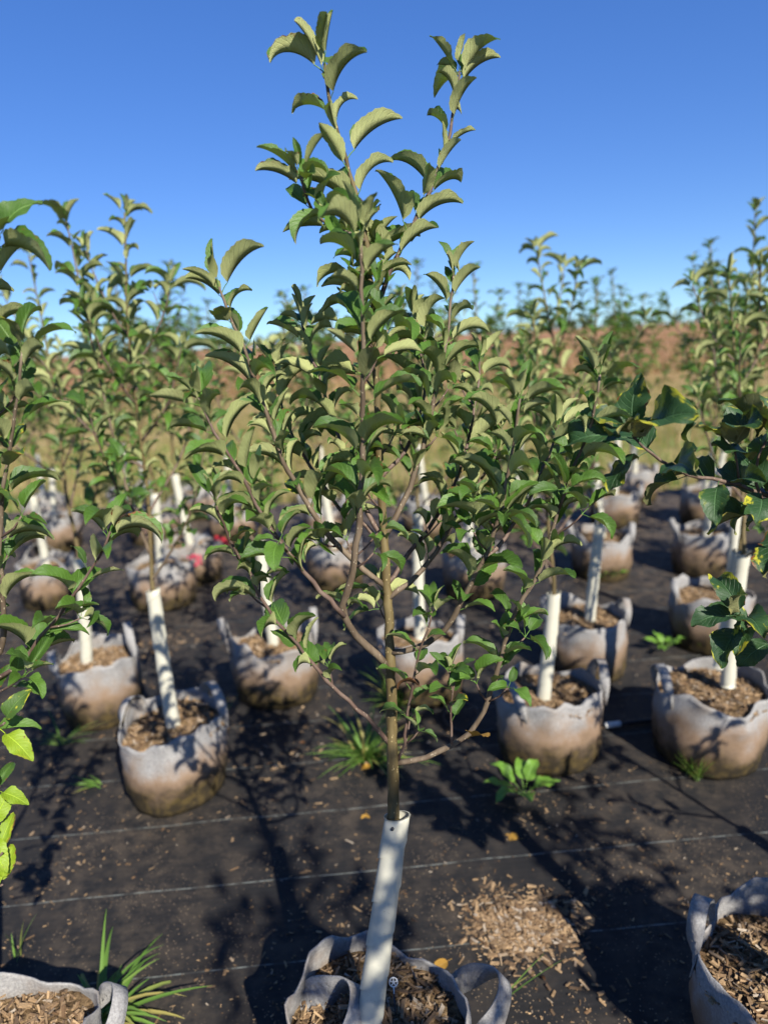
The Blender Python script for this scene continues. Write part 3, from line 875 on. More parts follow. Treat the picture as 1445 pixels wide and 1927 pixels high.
# ---------------------------------------------------------------- leaves
def leaf_geo(L=0.078, W=0.042, pet=0.020, fold=50, recurve=80, twist=0.0, wave=0.05, ns=18, nw=4, serr=0.032, seed=0, side=0.0):
    """a leaf with its stalk base at the origin, growing along +Y, upper face +Z"""
    rng = random.Random(seed)
    V, UV, F = [], [], []
    droop = R(10)
    ps = 3
    pp = [Vector((0, pet * i / ps, 0.0015 * math.sin(math.pi * i / ps))) for i in range(ps + 1)]
    pv, pf = tube_geo(pp, [0.0013, 0.0010, 0.0009, 0.0009], 3, cap=False)
    V += pv; F += pf; UV += [(0.5, 0.02)] * len(pv)
    mids = []
    p = Vector((0, pet, 0)); ang = 0.0
    for i in range(ns + 1):
        t = i / ns
        ang = -R(recurve) * (0.25 * t + 0.75 * t ** 1.4)
        mids.append((p.copy(), ang, t))
        p = p + Vector((side * L / ns * t, math.cos(ang), math.sin(ang))) * (L / ns) if False else p + Vector((side * t * 0.35, math.cos(ang), math.sin(ang))) * (L / ns)
    base = len(V)
    ph = rng.uniform(0, 6.28)
    asym = rng.uniform(-0.16, 0.16)
    ph2 = rng.uniform(0, 6.28)
    nick = [rng.uniform(0.25, 0.9) for _ in range(2)]
    for (p, ang, t) in mids:
        w = W / 2 * (math.sin(math.pi * min(1, t ** 0.72)) ** 0.72) if 0 < t < 1 else 0.0008
        if t > 0.86:
            w = max(0.0006, w * (1 - (t - 0.86) * 1.5))
        N = Vector((0, -math.sin(ang), math.cos(ang)))
        tw = twist * (t - 0.3)
        X = Vector((math.cos(tw), 0, 0)) + N * math.sin(tw)
        f0 = R(fold) * (1 - 0.15 * t)
        idx = int(round(t * ns))
        for k in range(nw + 1):
            u = -1 + 2 * k / nw
            au = abs(u)
            ww = w
            if au > 0.99:
                ww = w * (1 + (serr if idx % 2 else -serr))
            if au > 0.99:
                ww *= 1 + 0.05 * math.sin(11 * t + ph2 + u) - sum(0.10 * math.exp(-((t - q) / 0.03) ** 2) for q in nick[(0 if u > 0 else 1):(1 if u > 0 else 2)])
            fa = f0 * (1 - 0.13 * au) * (1 + asym * u)
            wv = wave * W * (math.sin(7.5 * t + ph + (1.3 if u > 0 else 0)) + 0.5 * math.sin(17 * t + ph2 + 2 * u)) * u * u
            q = p + X * (math.cos(fa) * u * ww) + N * (math.sin(fa) * au * ww + wv)
            V.append(q); UV.append((0.5 + 0.5 * u, t))
    for i in range(ns):
        for k in range(nw):
            a = base + i * (nw + 1) + k
            F.append((a, a + 1, a + nw + 2, a + nw + 1))
    return V, F, UV

LEAF = {}
def leaf_set(kind, matkey, n, Lr, Wr, fold, rec, pet=(0.016, 0.026), wave=(0.03, 0.10), **kw):
    rng = random.Random(hash(kind) % 1000 if False else sum(map(ord, kind)))
    out = []
    for i in range(n):
        L = rng.uniform(*Lr)
        g_ = leaf_geo(L=L, W=L * rng.uniform(*Wr), pet=rng.uniform(*pet), fold=rng.uniform(*fold), recurve=rng.uniform(*rec),
                      twist=rng.uniform(-0.7, 0.7), wave=rng.uniform(*wave), seed=i * 7 + 1, side=rng.uniform(-0.5, 0.5), **kw)
        out.append((mesh('leaf_' + kind, g_[0], g_[1], M[matkey], uvs=g_[2]), g_))
    LEAF[kind] = out
leaf_set('folded', 'leaf', 14, (0.068, 0.094), (0.54, 0.68), (58, 96), (30, 105))
leaf_set('young', 'leaf', 8, (0.056, 0.080), (0.46, 0.58), (40, 78), (5, 50))
leaf_set('flat', 'leaf', 12, (0.060, 0.084), (0.52, 0.66), (22, 62), (35, 90))
leaf_set('yellowing', 'leaf_y', 6, (0.060, 0.080), (0.54, 0.66), (15, 45), (30, 80))
leaf_set('lime', 'leaf_lime', 5, (0.062, 0.080), (0.52, 0.62), (15, 45), (30, 70))
leaf_set('broad', 'leaf_dark', 8, (0.075, 0.098), (0.62, 0.76), (12, 48), (40, 100), wave=(0.06, 0.14))
leaf_set('dead', 'leaf_dead', 3, (0.055, 0.070), (0.6, 0.7), (10, 30), (20, 50))
leaf_set('withered', 'leaf_brown', 3, (0.045, 0.06), (0.4, 0.5), (50, 75), (80, 150))
leaf_set('small', 'leaf', 6, (0.064, 0.086), (0.5, 0.62), (25, 60), (45, 105), ns=5, nw=2)

CAMI = cam.matrix_world.inverted()
def view_rank(p):
    """distance to the camera, or a large number when the point lies outside the picture"""
    q = CAMI @ Vector(p)
    if q.z > -0.2: return 1e6
    sx, sy = q.x / -q.z, q.y / -q.z
    if abs(sx) > 0.58 or abs(sy) > 0.76: return 1e5 - q.z
    return -q.z

def leaf_matrix(p, tangent, az, lift, size, rng, roll=22, up=0.35):
    t = tangent.normalized()
    o = t.orthogonal().normalized()
    o = (Matrix.Rotation(az, 3, t) @ o).normalized()
    d = (o * math.cos(lift) + t * math.sin(lift))
    d = (d + Vector((0, 0, 1)) * up).normalized()
    zz = t * 0.8 + Vector((0, 0, 0.8)) - o * 0.15
    zz = (zz - d * zz.dot(d)).normalized()
    zz = (Matrix.Rotation(R(rng.uniform(-roll, roll)), 3, d) @ zz).normalized()
    xx = d.cross(zz).normalized()
    m = Matrix((( xx.x, d.x, zz.x, p.x), (xx.y, d.y, zz.y, p.y), (xx.z, d.z, zz.z, p.z), (0, 0, 0, 1)))
    return m @ Matrix.Diagonal((size, size, size, 1))

class Tree:
    def __init__(self, name, base, label, cat='tree', group=None, seed=1):
        self.base = Vector(base)
        self.root = empty(name, base)
        tag(self.root, label, cat, group)
        self.rng = random.Random(seed)
        self.leaves = []      # (matrix in world, kind, variant)
        self.low = False
    def wood(self, name, pts, r0, r1, matkey, sides=8, step=0.03, wob=0.0018, taper=1.0):
        path = spline(pts, step)
        rng = self.rng
        path = [p + Vector((rng.gauss(0, wob), rng.gauss(0, wob), rng.gauss(0, wob))) if 0 < i < len(path) - 1 else p for i, p in enumerate(path)]
        n = len(path)
        rad = []
        for i in range(n):
            t = i / (n - 1)
            r = r0 + (r1 - r0) * t ** taper
            rad.append(r * (1 + 0.07 * rng.uniform(-1, 1)))
        v, f = tube_geo([p - self.base for p in path], rad, sides)
        o = obj(name, mesh(name, v, f, M[matkey]), self.root)
        return path
    def leaf(self, p, tangent, az, lift, size, kind, roll=22, up=0.35):
        v = self.rng.randrange(len(LEAF[kind]))
        self.leaves.append((leaf_matrix(p, tangent, az, lift, size, self.rng, roll, up), kind, v))
    def clothe(self, path, s0=0.2, gap=0.022, size=1.0, kinds=None, tip=True, lift=(25, 55), up=0.35, skip=0.0):
        """alternate leaves in a spiral along a shoot, a rosette at its tip"""
        rng = self.rng
        L = [0.0]
        for a, b in zip(path, path[1:]):
            L.append(L[-1] + (b - a).length)
        tot = L[-1]
        s = tot * s0
        az = rng.uniform(0, 6.28)
        while s < tot - 0.004:
            i = max(k for k in range(len(L) - 1) if L[k] <= s)
            f = (s - L[i]) / max(1e-6, L[i + 1] - L[i])
            p = path[i].lerp(path[i + 1], f)
            tg = path[i + 1] - path[i]
            az += 2.4 + rng.uniform(-0.35, 0.35)
            if rng.random() > skip:
                rel = s / tot
                sz = size * rng.uniform(0.72, 1.12) * (0.8 + 0.25 * math.sin(math.pi * min(1, rel * 1.05)))
                self.leaf(p, tg, az, R(rng.uniform(*lift)), sz, self.pick(kinds, p), up=up)
            s += gap * rng.uniform(0.7, 1.35)
        if tip:
            tg = path[-1] - path[-2]
            for k in range(rng.randint(4, 5)):
                az += 2.4
                self.leaf(path[-1] - tg.normalized() * 0.004 * k, tg, az, R(72 - 11 * k + rng.uniform(-6, 6)), size * (0.72 + 0.09 * k) * rng.uniform(0.9, 1.1),
                          self.pick(kinds, path[-1]) if kinds or k > 2 else 'young', up=0.2)
    def pick(self, kinds, p):
        r = self.rng.random()
        if kinds:
            for k, w in kinds:
                if r < w: return k
                r -= w
        if r > 0.985: return 'yellowing'
        hi = max(0.15, min(0.80, (p.z - 0.90) / 0.6))
        q = self.rng.random()
        return 'folded' if q < hi else ('young' if q > 0.9 else 'flat')
    def spurs(self, path, n, s=(0.1, 0.6), size=0.85, kinds=None, matkey='shoot', length=(0.02, 0.07)):
        rng = self.rng
        for _ in range(n):
            i = int(len(path) * rng.uniform(*s))
            i = min(max(i, 1), len(path) - 2)
            tg = (path[i + 1] - path[i]).normalized()
            o = Matrix.Rotation(rng.uniform(0, 6.28), 3, tg) @ tg.orthogonal().normalized()
            d = (o + tg * 0.7 + Vector((0, 0, 0.5))).normalized()
            ln = rng.uniform(*length)
            p1 = path[i] + d * ln
            q = self.wood('twig', [path[i], path[i].lerp(p1, 0.5) + o * ln * 0.08, p1], 0.0022, 0.0014, matkey, 5, 0.02, 0.0004)
            az = rng.uniform(0, 6.28)
            for k in range(rng.randint(3, 5)):
                az += 2.4
                self.leaf(q[-1], d, az, R(rng.uniform(5, 55)), size * rng.uniform(0.6, 1.05), self.pick(kinds, p1))
    def finish(self, max_parts=300):
        ranked = sorted(self.leaves, key=lambda q: view_rank(q[0].translation))
        inv = Matrix.Translation(-self.base)
        n = 0
        rest = []
        for m, kind, v in ranked:
            if n < max_parts and view_rank(m.translation) < 1e4:
                obj('leaf', LEAF[kind][v][0], self.root, mat=inv @ m)
                n += 1
            else:
                rest.append((inv @ m, kind, v))
        if rest:
            VV, FF, UU, MI = [], [], [], []
            keys = []
            o = 0
            for m, kind, v in rest:
                vs, fs, uv = LEAF[kind][v][1]
                if 'a' not in LEAF_NP.get((kind, v), {}):
                    LEAF_NP[(kind, v)] = {'a': np.array([tuple(q) + (1,) for q in vs]), 'f': [tuple(f) for f in fs]}
                d = LEAF_NP[(kind, v)]
                A = np.array(m)
                VV.append((d['a'] @ A.T)[:, :3])
                FF += [tuple(i + o for i in f) for f in d['f']]
                UU += uv
                mk = LEAF[kind][v][0].materials[0]
                if mk not in keys: keys.append(mk)
                MI += [keys.index(mk)] * len(fs)
                o += len(vs)
            f_ = obj('foliage', mesh('foliage', np.concatenate(VV), FF, keys, uvs=UU, mi=MI), self.root)
            f_['kind'] = 'stuff'
        return self.root
LEAF_NP = {}

def guard_geo(a, b, r=0.0225, pitch=0.088, sides=30, rows=4, seed=0):
    """plastic strip wound round the stem: every turn overlaps the one below it"""
    rng = random.Random(seed)
    a, b = Vector(a), Vector(b)
    ax = (b - a); ln = ax.length; ax.normalize()
    x = ax.orthogonal().normalized(); y = ax.cross(x)
    bend = Vector((rng.uniform(-1, 1), rng.uniform(-1, 1), 0)) * 0.006
    ph = rng.uniform(0, 6.28)
    turns = int(ln / pitch) + 3
    V, F = [], []
    n = turns * sides
    width = pitch * 1.22
    for k in range(n + 1):
        th = 2 * math.pi * k / sides + ph
        z0 = -1.2 * pitch + pitch * k / sides
        for m in range(rows + 1):
            v = m / rows
            top = ln + 0.006 * math.cos(th + 1.0)
            z = min(max(z0 + width * v, 0.0), top)
            t_ = z / ln
            rad = r * (1.05 - 0.07 * t_) + 0.0034 * (1 - v) + 0.0012 * noise.noise((math.cos(th) * 2, math.sin(th) * 2, z * 18 + seed))
            c = a + ax * z + bend * math.sin(math.pi * min(1, t_))
            V.append(c + (x * math.cos(th) + y * math.sin(th)) * rad)
    for k in range(n):
        for m in range(rows):
            p = k * (rows + 1) + m
            q = [p, p + rows + 1, p + rows + 2, p + 1]
            if (V[q[0]] - V[q[3]]).length < 1e-5 and (V[q[1]] - V[q[2]]).length < 1e-5: continue
            F.append(tuple(q))
    return V, F

def chip_geo(rng, L, W, T):
    """an irregular splinter of wood"""
    V = []
    for z in (0, T):
        k = 0.8 if z else 1.0
        V += [(-L / 2 * rng.uniform(.7, 1), -W / 2 * rng.uniform(.5, 1) * k, z), (L / 2 * rng.uniform(.7, 1), -W / 2 * rng.uniform(.3, 1) * k, z + rng.uniform(-.2, .4) * T),
              (L / 2 * rng.uniform(.8, 1.1), W / 2 * rng.uniform(.3, 1) * k, z), (-L / 2 * rng.uniform(.7, 1), W / 2 * rng.uniform(.4, 1) * k, z + rng.uniform(-.2, .4) * T)]
    F = [(3, 2, 1, 0), (4, 5, 6, 7), (0, 1, 5, 4), (1, 2, 6, 5), (2, 3, 7, 6), (3, 0, 4, 7)]
    return [Vector(v) for v in V], F

def placed(geo, m):
    return [m @ Vector(v) for v in geo[0]], geo[1]

_crng = random.Random(77)
CHIPS = []
for i in range(14):
    L = _crng.uniform(0.018, 0.042)
    CHIPS.append(mesh('wood_chip', *chip_geo(_crng, L, L * _crng.uniform(.14, .42), _crng.uniform(.001, .003)), M['chip'], smooth=False))

# ---------------------------------------------------------------- grow bags
BAG_H = 0.285
def soil_z(x, y, seed):
    return 0.235 + 0.018 * noise.noise((x * 9, y * 9, seed * 3.1)) + 0.008 * noise.noise((x * 27, y * 27, seed)) + 0.012 * (1 - (x * x + y * y) / 0.03)

def bag_meshes(seed, R0=0.19, detail=1):
    rng = random.Random(seed)
    nr = 56 if detail else 36
    nz = 16
    V, F = [], []
    k1, k2, k3 = rng.uniform(0, 6), rng.uniform(0, 6), rng.uniform(0, 6)
    def wall(th, t, inset=0.0):
        bulge = 1 + 0.045 * math.sin(math.pi * min(1, t * 1.15)) - 0.05 * (1 - t) ** 3
        wr = 0.010 * noise.noise((math.cos(th) * 2.2 + seed, math.sin(th) * 2.2, t * 3.0)) + 0.0055 * noise.noise((math.cos(th) * 6 + seed, math.sin(th) * 6, t * 9.0))
        fold = 0.008 * math.sin(5 * th + k1 + 2.5 * t) * t * t + 0.012 * math.sin(2 * th + k2) + 0.020 * t * t * t * noise.noise((math.cos(th) * 3.1 + seed, math.sin(th) * 3.1, 1.0))
        r = R0 * bulge + wr + fold - inset
        rim = 0.016 * math.sin(2 * th + k3) + 0.012 * math.sin(3 * th + k1) + 0.035 * noise.noise((math.cos(th) * 2.6 + seed * 3, math.sin(th) * 2.6, 7.0))
        z = BAG_H * t + rim * t ** 3 + 0.003 * noise.noise((th * 2, t * 8, seed))
        return Vector((r * math.cos(th), r * math.sin(th), z))
    for side, inset in ((0, 0.0), (1, 0.0045)):
        for j in range(nz + 1):
            for i in range(nr):
                V.append(wall(2 * math.pi * i / nr, j / nz if side == 0 else 0.62 + 0.38 * j / nz, inset))
    o = nr * (nz + 1)
    for j in range(nz):
        for i in range(nr):
            a, b = j * nr + i, j * nr + (i + 1) % nr
            F.append((a, b, b + nr, a + nr))
            a, b = a + o, b + o
            F.append((b, a, a + nr, b + nr))
    for i in range(nr):
        a, b = nz * nr + i, nz * nr + (i + 1) % nr
        F.append((a, b, b + o, a + o))
    F.append(tuple(range(nr))[::-1])
    wm = mesh('bag_wall', V, F, M['felt'])
    # mulch surface
    V, F = [], []
    ring = 14
    V.append(Vector((0, 0, soil_z(0, 0, seed))))
    for k in range(1, ring + 1):
        for i in range(nr):
            th = 2 * math.pi * i / nr
            w = wall(th, 0.82, 0.001)
            f = k / ring
            x, y = w.x * f, w.y * f
            V.append(Vector((x, y, soil_z(x, y, seed))))
    for i in range(nr):
        F.append((0, 1 + i, 1 + (i + 1) % nr))
        for k in range(ring - 1):
            a, b = 1 + k * nr + i, 1 + k * nr + (i + 1) % nr
            F.append((a, a + nr, b + nr, b))
    sm = mesh('mulch', V, F, M['soil'])
    # chips heaped on the mulch, too many to count
    parts = []
    for _ in range(900 if detail else 260):
        rr = R0 * 0.96 * math.sqrt(rng.random()); th = rng.uniform(0, 6.283)
        x, y = rr * math.cos(th), rr * math.sin(th)
        L = rng.uniform(.010, .034)
        g_ = chip_geo(rng, L, L * rng.uniform(.10, .42), rng.uniform(.0012, .004))
        m = Matrix.Translation((x, y, soil_z(x, y, seed) + rng.uniform(0.0, .007))) @ Euler((rng.gauss(0, .4), rng.gauss(0, .4), rng.uniform(0, 6.28))).to_matrix().to_4x4()
        parts.append(placed(g_, m))
    cm = mesh('chip_mulch', *merge(parts), M['chip'], smooth=False)
    return wm, sm, cm, wall

def handle_geo(wall, th, span=0.55, height=0.10, tilt=0.5, width=0.042, lean=0.0, seed=0, thick=0.0035):
    """a felt strap sewn to the wall at two places, standing up (tilt>0 outwards, <0 inwards) as a loop"""
    rng = random.Random(seed)
    A, B = wall(th - span, 0.80), wall(th + span, 0.80)
    C = (A + B) / 2
    rad = Vector((math.cos(th), math.sin(th), 0)); tan = Vector((-math.sin(th), math.cos(th), 0))
    upv = (Vector((0, 0, 1)) * math.cos(tilt) + rad * math.sin(tilt)).normalized()
    nrm = upv.cross(tan).normalized()
    half = (B - A).length / 2
    n = 26
    V, F = [], []
    for i in range(n + 1):
        t = i / n
        a = math.pi * t
        px = -math.cos(a)
        pz = math.sin(a) ** 0.75
        if t < 0.5: base = A
        c = C + tan * (half * px * (1 - 0.22 * pz)) + upv * (height + BAG_H * 0.12) * pz + tan * lean * pz * height
        c += Vector((0, 0, 0.004)) * math.sin(7 * t + seed)
        c += rad * 0.0045 * (1 - pz)
        tg = Vector((0, 0, 0))
        # strap turns from lying on the wall (width along the wall) to standing on edge at the top
        k = min(1, pz * 1.15)
        wdir = (tan * (1 - k) + nrm * k * (1 if rng else 1)).normalized() if True else nrm
        dirc = tan * math.sin(a) + upv * math.cos(a)
        wdir = (wdir - dirc * wdir.dot(dirc) * 0.9).normalized()
        q = dirc.cross(wdir).normalized() * thick / 2
        w = width * (1 - 0.18 * pz)
        for s1, s2 in ((-1, -1), (1, -1), (1, 1), (-1, 1)):
            V.append(c + wdir * (w / 2 * s1) + q * s2)
    for i in range(n):
        for s in range(4):
            a, b = i * 4 + s, i * 4 + (s + 1) % 4
            F.append((a, b, b + 4, a + 4))
    F += [(3, 2, 1, 0), (n * 4, n * 4 + 1, n * 4 + 2, n * 4 + 3)]
    return V, F

def bag(loc, label, group=None, seed=0, R0=0.19, handles=None, detail=1, loose=0, rotz=0.0):
    root = empty('grow_bag', loc)
    root.rotation_euler.z = rotz
    tag(root, label, 'grow bag', group)
    wm, sm, cm, wall = bag_meshes(seed, R0, detail)
    obj('bag_wall', wm, root); obj('soil', sm, root)
    c = obj('chip_mulch', cm, root); c['kind'] = 'stuff'
    for k, h in enumerate(handles or []):
        obj('handle', mesh('handle', *handle_geo(wall, seed=seed + k, **h), M['felt']), root)
    rng = random.Random(seed + 5)
    for _ in range(loose):
        rr = R0 * 0.88 * math.sqrt(rng.random()); th = rng.uniform(0, 6.283)
        x, y = rr * math.cos(th), rr * math.sin(th)
        s = rng.uniform(.6, 1.25) if rng.random() < .8 else rng.uniform(1.3, 2.0)
        m = Matrix.Translation((x, y, soil_z(x, y, seed) + rng.uniform(.004, .010))) @ Euler((rng.gauss(0, .35), rng.gauss(0, .35), rng.uniform(0, 6.28))).to_matrix().to_4x4() @ Matrix.Scale(s, 4)
        obj('wood_chip', CHIPS[rng.randrange(14)], root, mat=m)
    return root, wall

def copy_tree(o, loc, rotz=None, scale=1.0, parent=None):
    c = o.copy(); col.objects.link(c); c.parent = parent
    if loc is not None:
        c.location = loc
        if rotz is not None: c.rotation_euler.z = rotz
        c.scale = (scale,) * 3
    for ch in list(o.children):
        copy_tree(ch, None, parent=c)
    return c

# ---------------------------------------------------------------- main apple sapling
def rowtree(name, label, seed, trunk, guard, shoots, r_trunk=0.0125, kinds=None, parts=300, gap=0.022, size=1.0, nspur=3, group=None, base=None, guard_r=0.0225, up=0.35, lowleaf=False):
    """trunk: world points from the soil up; guard: (a, b) or list; shoots: (points, r0, r1, s0, gap, size)"""
    base = Vector(trunk[0]) if base is None else Vector(base)
    t = Tree(name, base, label, seed=seed, group=group)
    tp = t.wood('trunk', trunk, r_trunk, 0.0026, 'trunk', 14, 0.02, 0.0008, 0.85)
    gs = guard if isinstance(guard, list) else [guard]
    for k, gd in enumerate(gs):
        v, f = guard_geo(gd[0], gd[1], r=guard_r, seed=seed + k)
        obj('trunk_guard', mesh('trunk_guard', [p - base for p in v], f, M['guard']), t.root)
    for pts, r0, r1, s0, gp, sz in shoots:
        p = t.wood('branch', pts, r0, r1, 'shoot' if r0 < 0.0052 else 'bark_grey', 8, 0.025, 0.0012)
        t.clothe(p, s0, gp, sz, kinds, up=up)
        L = sum((b - a).length for a, b in zip(p, p[1:]))
        t.spurs(p, int(nspur * L / 0.35), (0.12, 0.75), sz * 0.85, kinds)
    return t, tp

m_sh = [(b['p'], b['r0'], b['r1'], b['s0'], b['gap'], b['size']) for b in MAIN['branches']]
t, tp = rowtree('apple_tree', 'tall apple sapling in the bag that holds the white slotted disc stake', 11, MAIN['trunk'], MAIN['guard'], m_sh, r_trunk=0.0155, nspur=2.2)
t.clothe(tp[int(len(tp) * 0.74):], 0.05, 0.020, 1.05, None)
t.spurs(tp, 12, (0.45, 0.8), 1.0, None)
for (p, d, az, lift, size, kind) in MAIN['single']:
    t.leaf(Vector(p), Vector(d), az, lift, size, kind)
ga, gb = Vector(MAIN['guard'][0]), Vector(MAIN['guard'][1])
gax = (gb - ga).normalized()
gd = Vector((-.35, -1, 0)); gd = (gd - gax * gd.dot(gax)).normalized()
hc = gb - gax * 0.016 + gd * 0.0268
hx = gd.orthogonal().normalized(); hy = gd.cross(hx)
hv = [hc + (hx * math.cos(q) + hy * math.sin(q)) * 0.0032 + gd * z for z in (-.004, 0) for q in np.linspace(0, 2 * math.pi, 13)[:-1]]
hf = [tuple(range(12, 24))] + [(i, (i + 1) % 12, 12 + (i + 1) % 12, 12 + i) for i in range(12)]
obj('hole_shade_disc', mesh('hole_shade_disc', [q - t.base for q in hv], hf, M['stake_hole_shade']), t.root)  # dark disc stands in for the shade inside a hole; guard is uncut
t.finish(300)

# white slotted disc on a dark stake in the main bag
sp_ = Vector(STAKE)
root = tag(empty('drip_stake', sp_), 'small white slotted plastic disc on a dark stake in the mulch', 'stake')
ringp = [Vector((0.0085 * math.cos(a), 0.003, 0.034 + 0.0085 * math.sin(a))) for a in np.linspace(0, 2 * math.pi, 21)]
rotm = Matrix.Rotation(R(-35), 4, 'X')
parts = [tube_geo(ringp, [0.0012] * 21, 6, False)]
for k in range(5):
    a = 0.3 + k * 2 * math.pi / 5
    parts.append(tube_geo([Vector((0.0020 * math.cos(a), 0.003, 0.034 + 0.0020 * math.sin(a))), Vector((0.0084 * math.cos(a), 0.003, 0.034 + 0.0084 * math.sin(a)))], [0.0014, 0.0010], 5))
parts.append(tube_geo([Vector((0, 0.001, 0.034)), Vector((0, 0.005, 0.034))], [0.0026, 0.0022], 8))
parts.append(tube_geo([Vector((0, 0.003, 0.0255)), Vector((0, 0.003, 0.012))], [0.0016, 0.0012], 6))
v, f = merge(parts)
obj('slotted_disc', mesh('slotted_disc', [rotm @ q for q in v], f, M['white']), root)
v, f = tube_geo([Vector((0, 0.003, 0.013)), Vector((0, 0.001, 0.0)), Vector((0.001, -0.002, -0.03))], [0.0022, 0.0018, 0.0006], 6)
obj('stake_shaft', mesh('stake_shaft', [rotm @ q for q in v], f, M['stake_hole_shade']), root)

# ---------------------------------------------------------------- neighbours in the front row
sh = [(b['p'], b['r0'], b['r1'], b['s0'], b['gap'], b['size']) for b in LEFT['branches']]
t, tp = rowtree('apple_tree', 'apple sapling with lime leaves low on its stem, in the bag beside the grass tuft', 23, LEFT['trunk'], LEFT['guard'], sh, kinds=[('yellowing', 0.06)], nspur=1.5)
t.clothe(tp[int(len(tp) * 0.55):], 0.0, 0.022, 1.0, None)
for pts in LEFT['lime']:
    p = t.wood('branch', pts, 0.0032, 0.0018, 'shoot', 6, 0.02, 0.001)
    t.clothe(p, 0.6, 0.024, 1.05, [('lime', 0.75), ('yellowing', 0.2)], tip=False, up=0.1)
t.finish(300)

sh = [(b['p'], b['r0'], b['r1'], b['s0'], b['gap'], b['size']) for b in RIGHT['branches']]
t, tp = rowtree('apple_tree', 'apple sapling with broad dark leaves edged in yellow and brown', 31, RIGHT['trunk'], RIGHT['guard'], sh, kinds=[('broad', 0.93), ('yellowing', 0.05)], nspur=1.2, up=-0.05)
t.clothe(tp[int(len(tp) * 0.5):], 0.0, 0.022, 1.0, [('broad', 0.9)])
t.finish(300)

# ---------------------------------------------------------------- saplings grown by rule
def grown(seed, soil, tip, guard_top, n, spread=1.0, two=None, base_r=0.011, gap=0.026, size=1.0, first=0.36):
    """points for a sapling: trunk from soil to tip and n rising side shoots"""
    rng = random.Random(seed)
    S, T, G = Vector(soil), Vector(tip), Vector(guard_top)
    mid = G.lerp(T, 0.45) + Vector((rng.gauss(0, .012), rng.gauss(0, .012), 0))
    trunk = [S, S.lerp(G, 0.5), G, G.lerp(mid, .5) + Vector((rng.gauss(0, .006), rng.gauss(0, .006), 0)), mid, mid.lerp(T, .5) + Vector((rng.gauss(0, .01), rng.gauss(0, .01), 0)), T]
    path = spline(trunk, 0.03)
    shoots = []
    az = rng.uniform(0, 6.28)
    for k in range(n):
        f = first + (0.80 - first) * k / max(1, n - 1) + rng.uniform(-.02, .02)
        p0 = path[int(f * (len(path) - 1))]
        az += 2.4 + rng.uniform(-.4, .4)
        ln = (0.62 - 0.34 * k / n) * rng.uniform(.8, 1.15) * spread
        el = R(rng.uniform(40, 58))
        d = Vector((math.cos(az) * math.cos(el), math.sin(az) * math.cos(el), math.sin(el)))
        p1 = p0 + d * ln * 0.5
        d2 = (d + Vector((0, 0, 0.9))).normalized()
        p2 = p1 + d2 * ln * 0.5
        shoots.append(([p0, p0.lerp(p1, .5) - Vector((0, 0, 0.01)), p1, p1.lerp(p2, .5) + d * 0.012, p2], 0.0052 - 0.0016 * k / n, 0.0020, 0.22, gap, size * rng.uniform(.85, 1.05)))
    if two is not None:
        Q = Vector(two)
        p0 = path[int(0.40 * (len(path) - 1))]
        shoots.append(([p0, p0.lerp(Q, .2) + Vector(((Q.x - p0.x) * .25, 0, 0)), p0.lerp(Q, .6) + Vector(((Q.x - p0.x) * .2, 0, 0)), Q], 0.0065, 0.0022, 0.15, gap, size))
    return trunk, shoots

for k, s in enumerate(SAPLINGS):
    trunk, sh = grown(s['seed'], s['soil'], s['tip'], s['gtop'], s['n'], two=s.get('two'), gap=s.get('gap', 0.027), size=s.get('size', 1.0), spread=s.get('spread', 1.0), first=s.get('first', 0.36))
    t, tp = rowtree('apple_tree', s['label'], s['seed'], trunk, [(Vector(a), Vector(b)) for a, b in s['guards']], sh, r_trunk=0.011, nspur=s.get('spur', 1.0), kinds=s.get('kinds'), guard_r=s.get('gr', 0.023))
    if s.get('stem2'):
        q = t.wood('stem', s['stem2'], 0.010, 0.004, 'trunk', 10, 0.03, 0.001)
        t.clothe(q, 0.5, 0.027, 1.0)
    t.clothe(tp[int(len(tp) * 0.5):], 0.0, 0.024, 1.0, s.get('kinds'))
    t.finish(s.get('parts', 300))

# ---------------------------------------------------------------- grow bags near the camera
for b in BAGS:
    bag(b['loc'], b['label'], None, b['seed'], b.get('R', 0.188), b['handles'], 1, b.get('loose', 0), b.get('rot', 0.0))

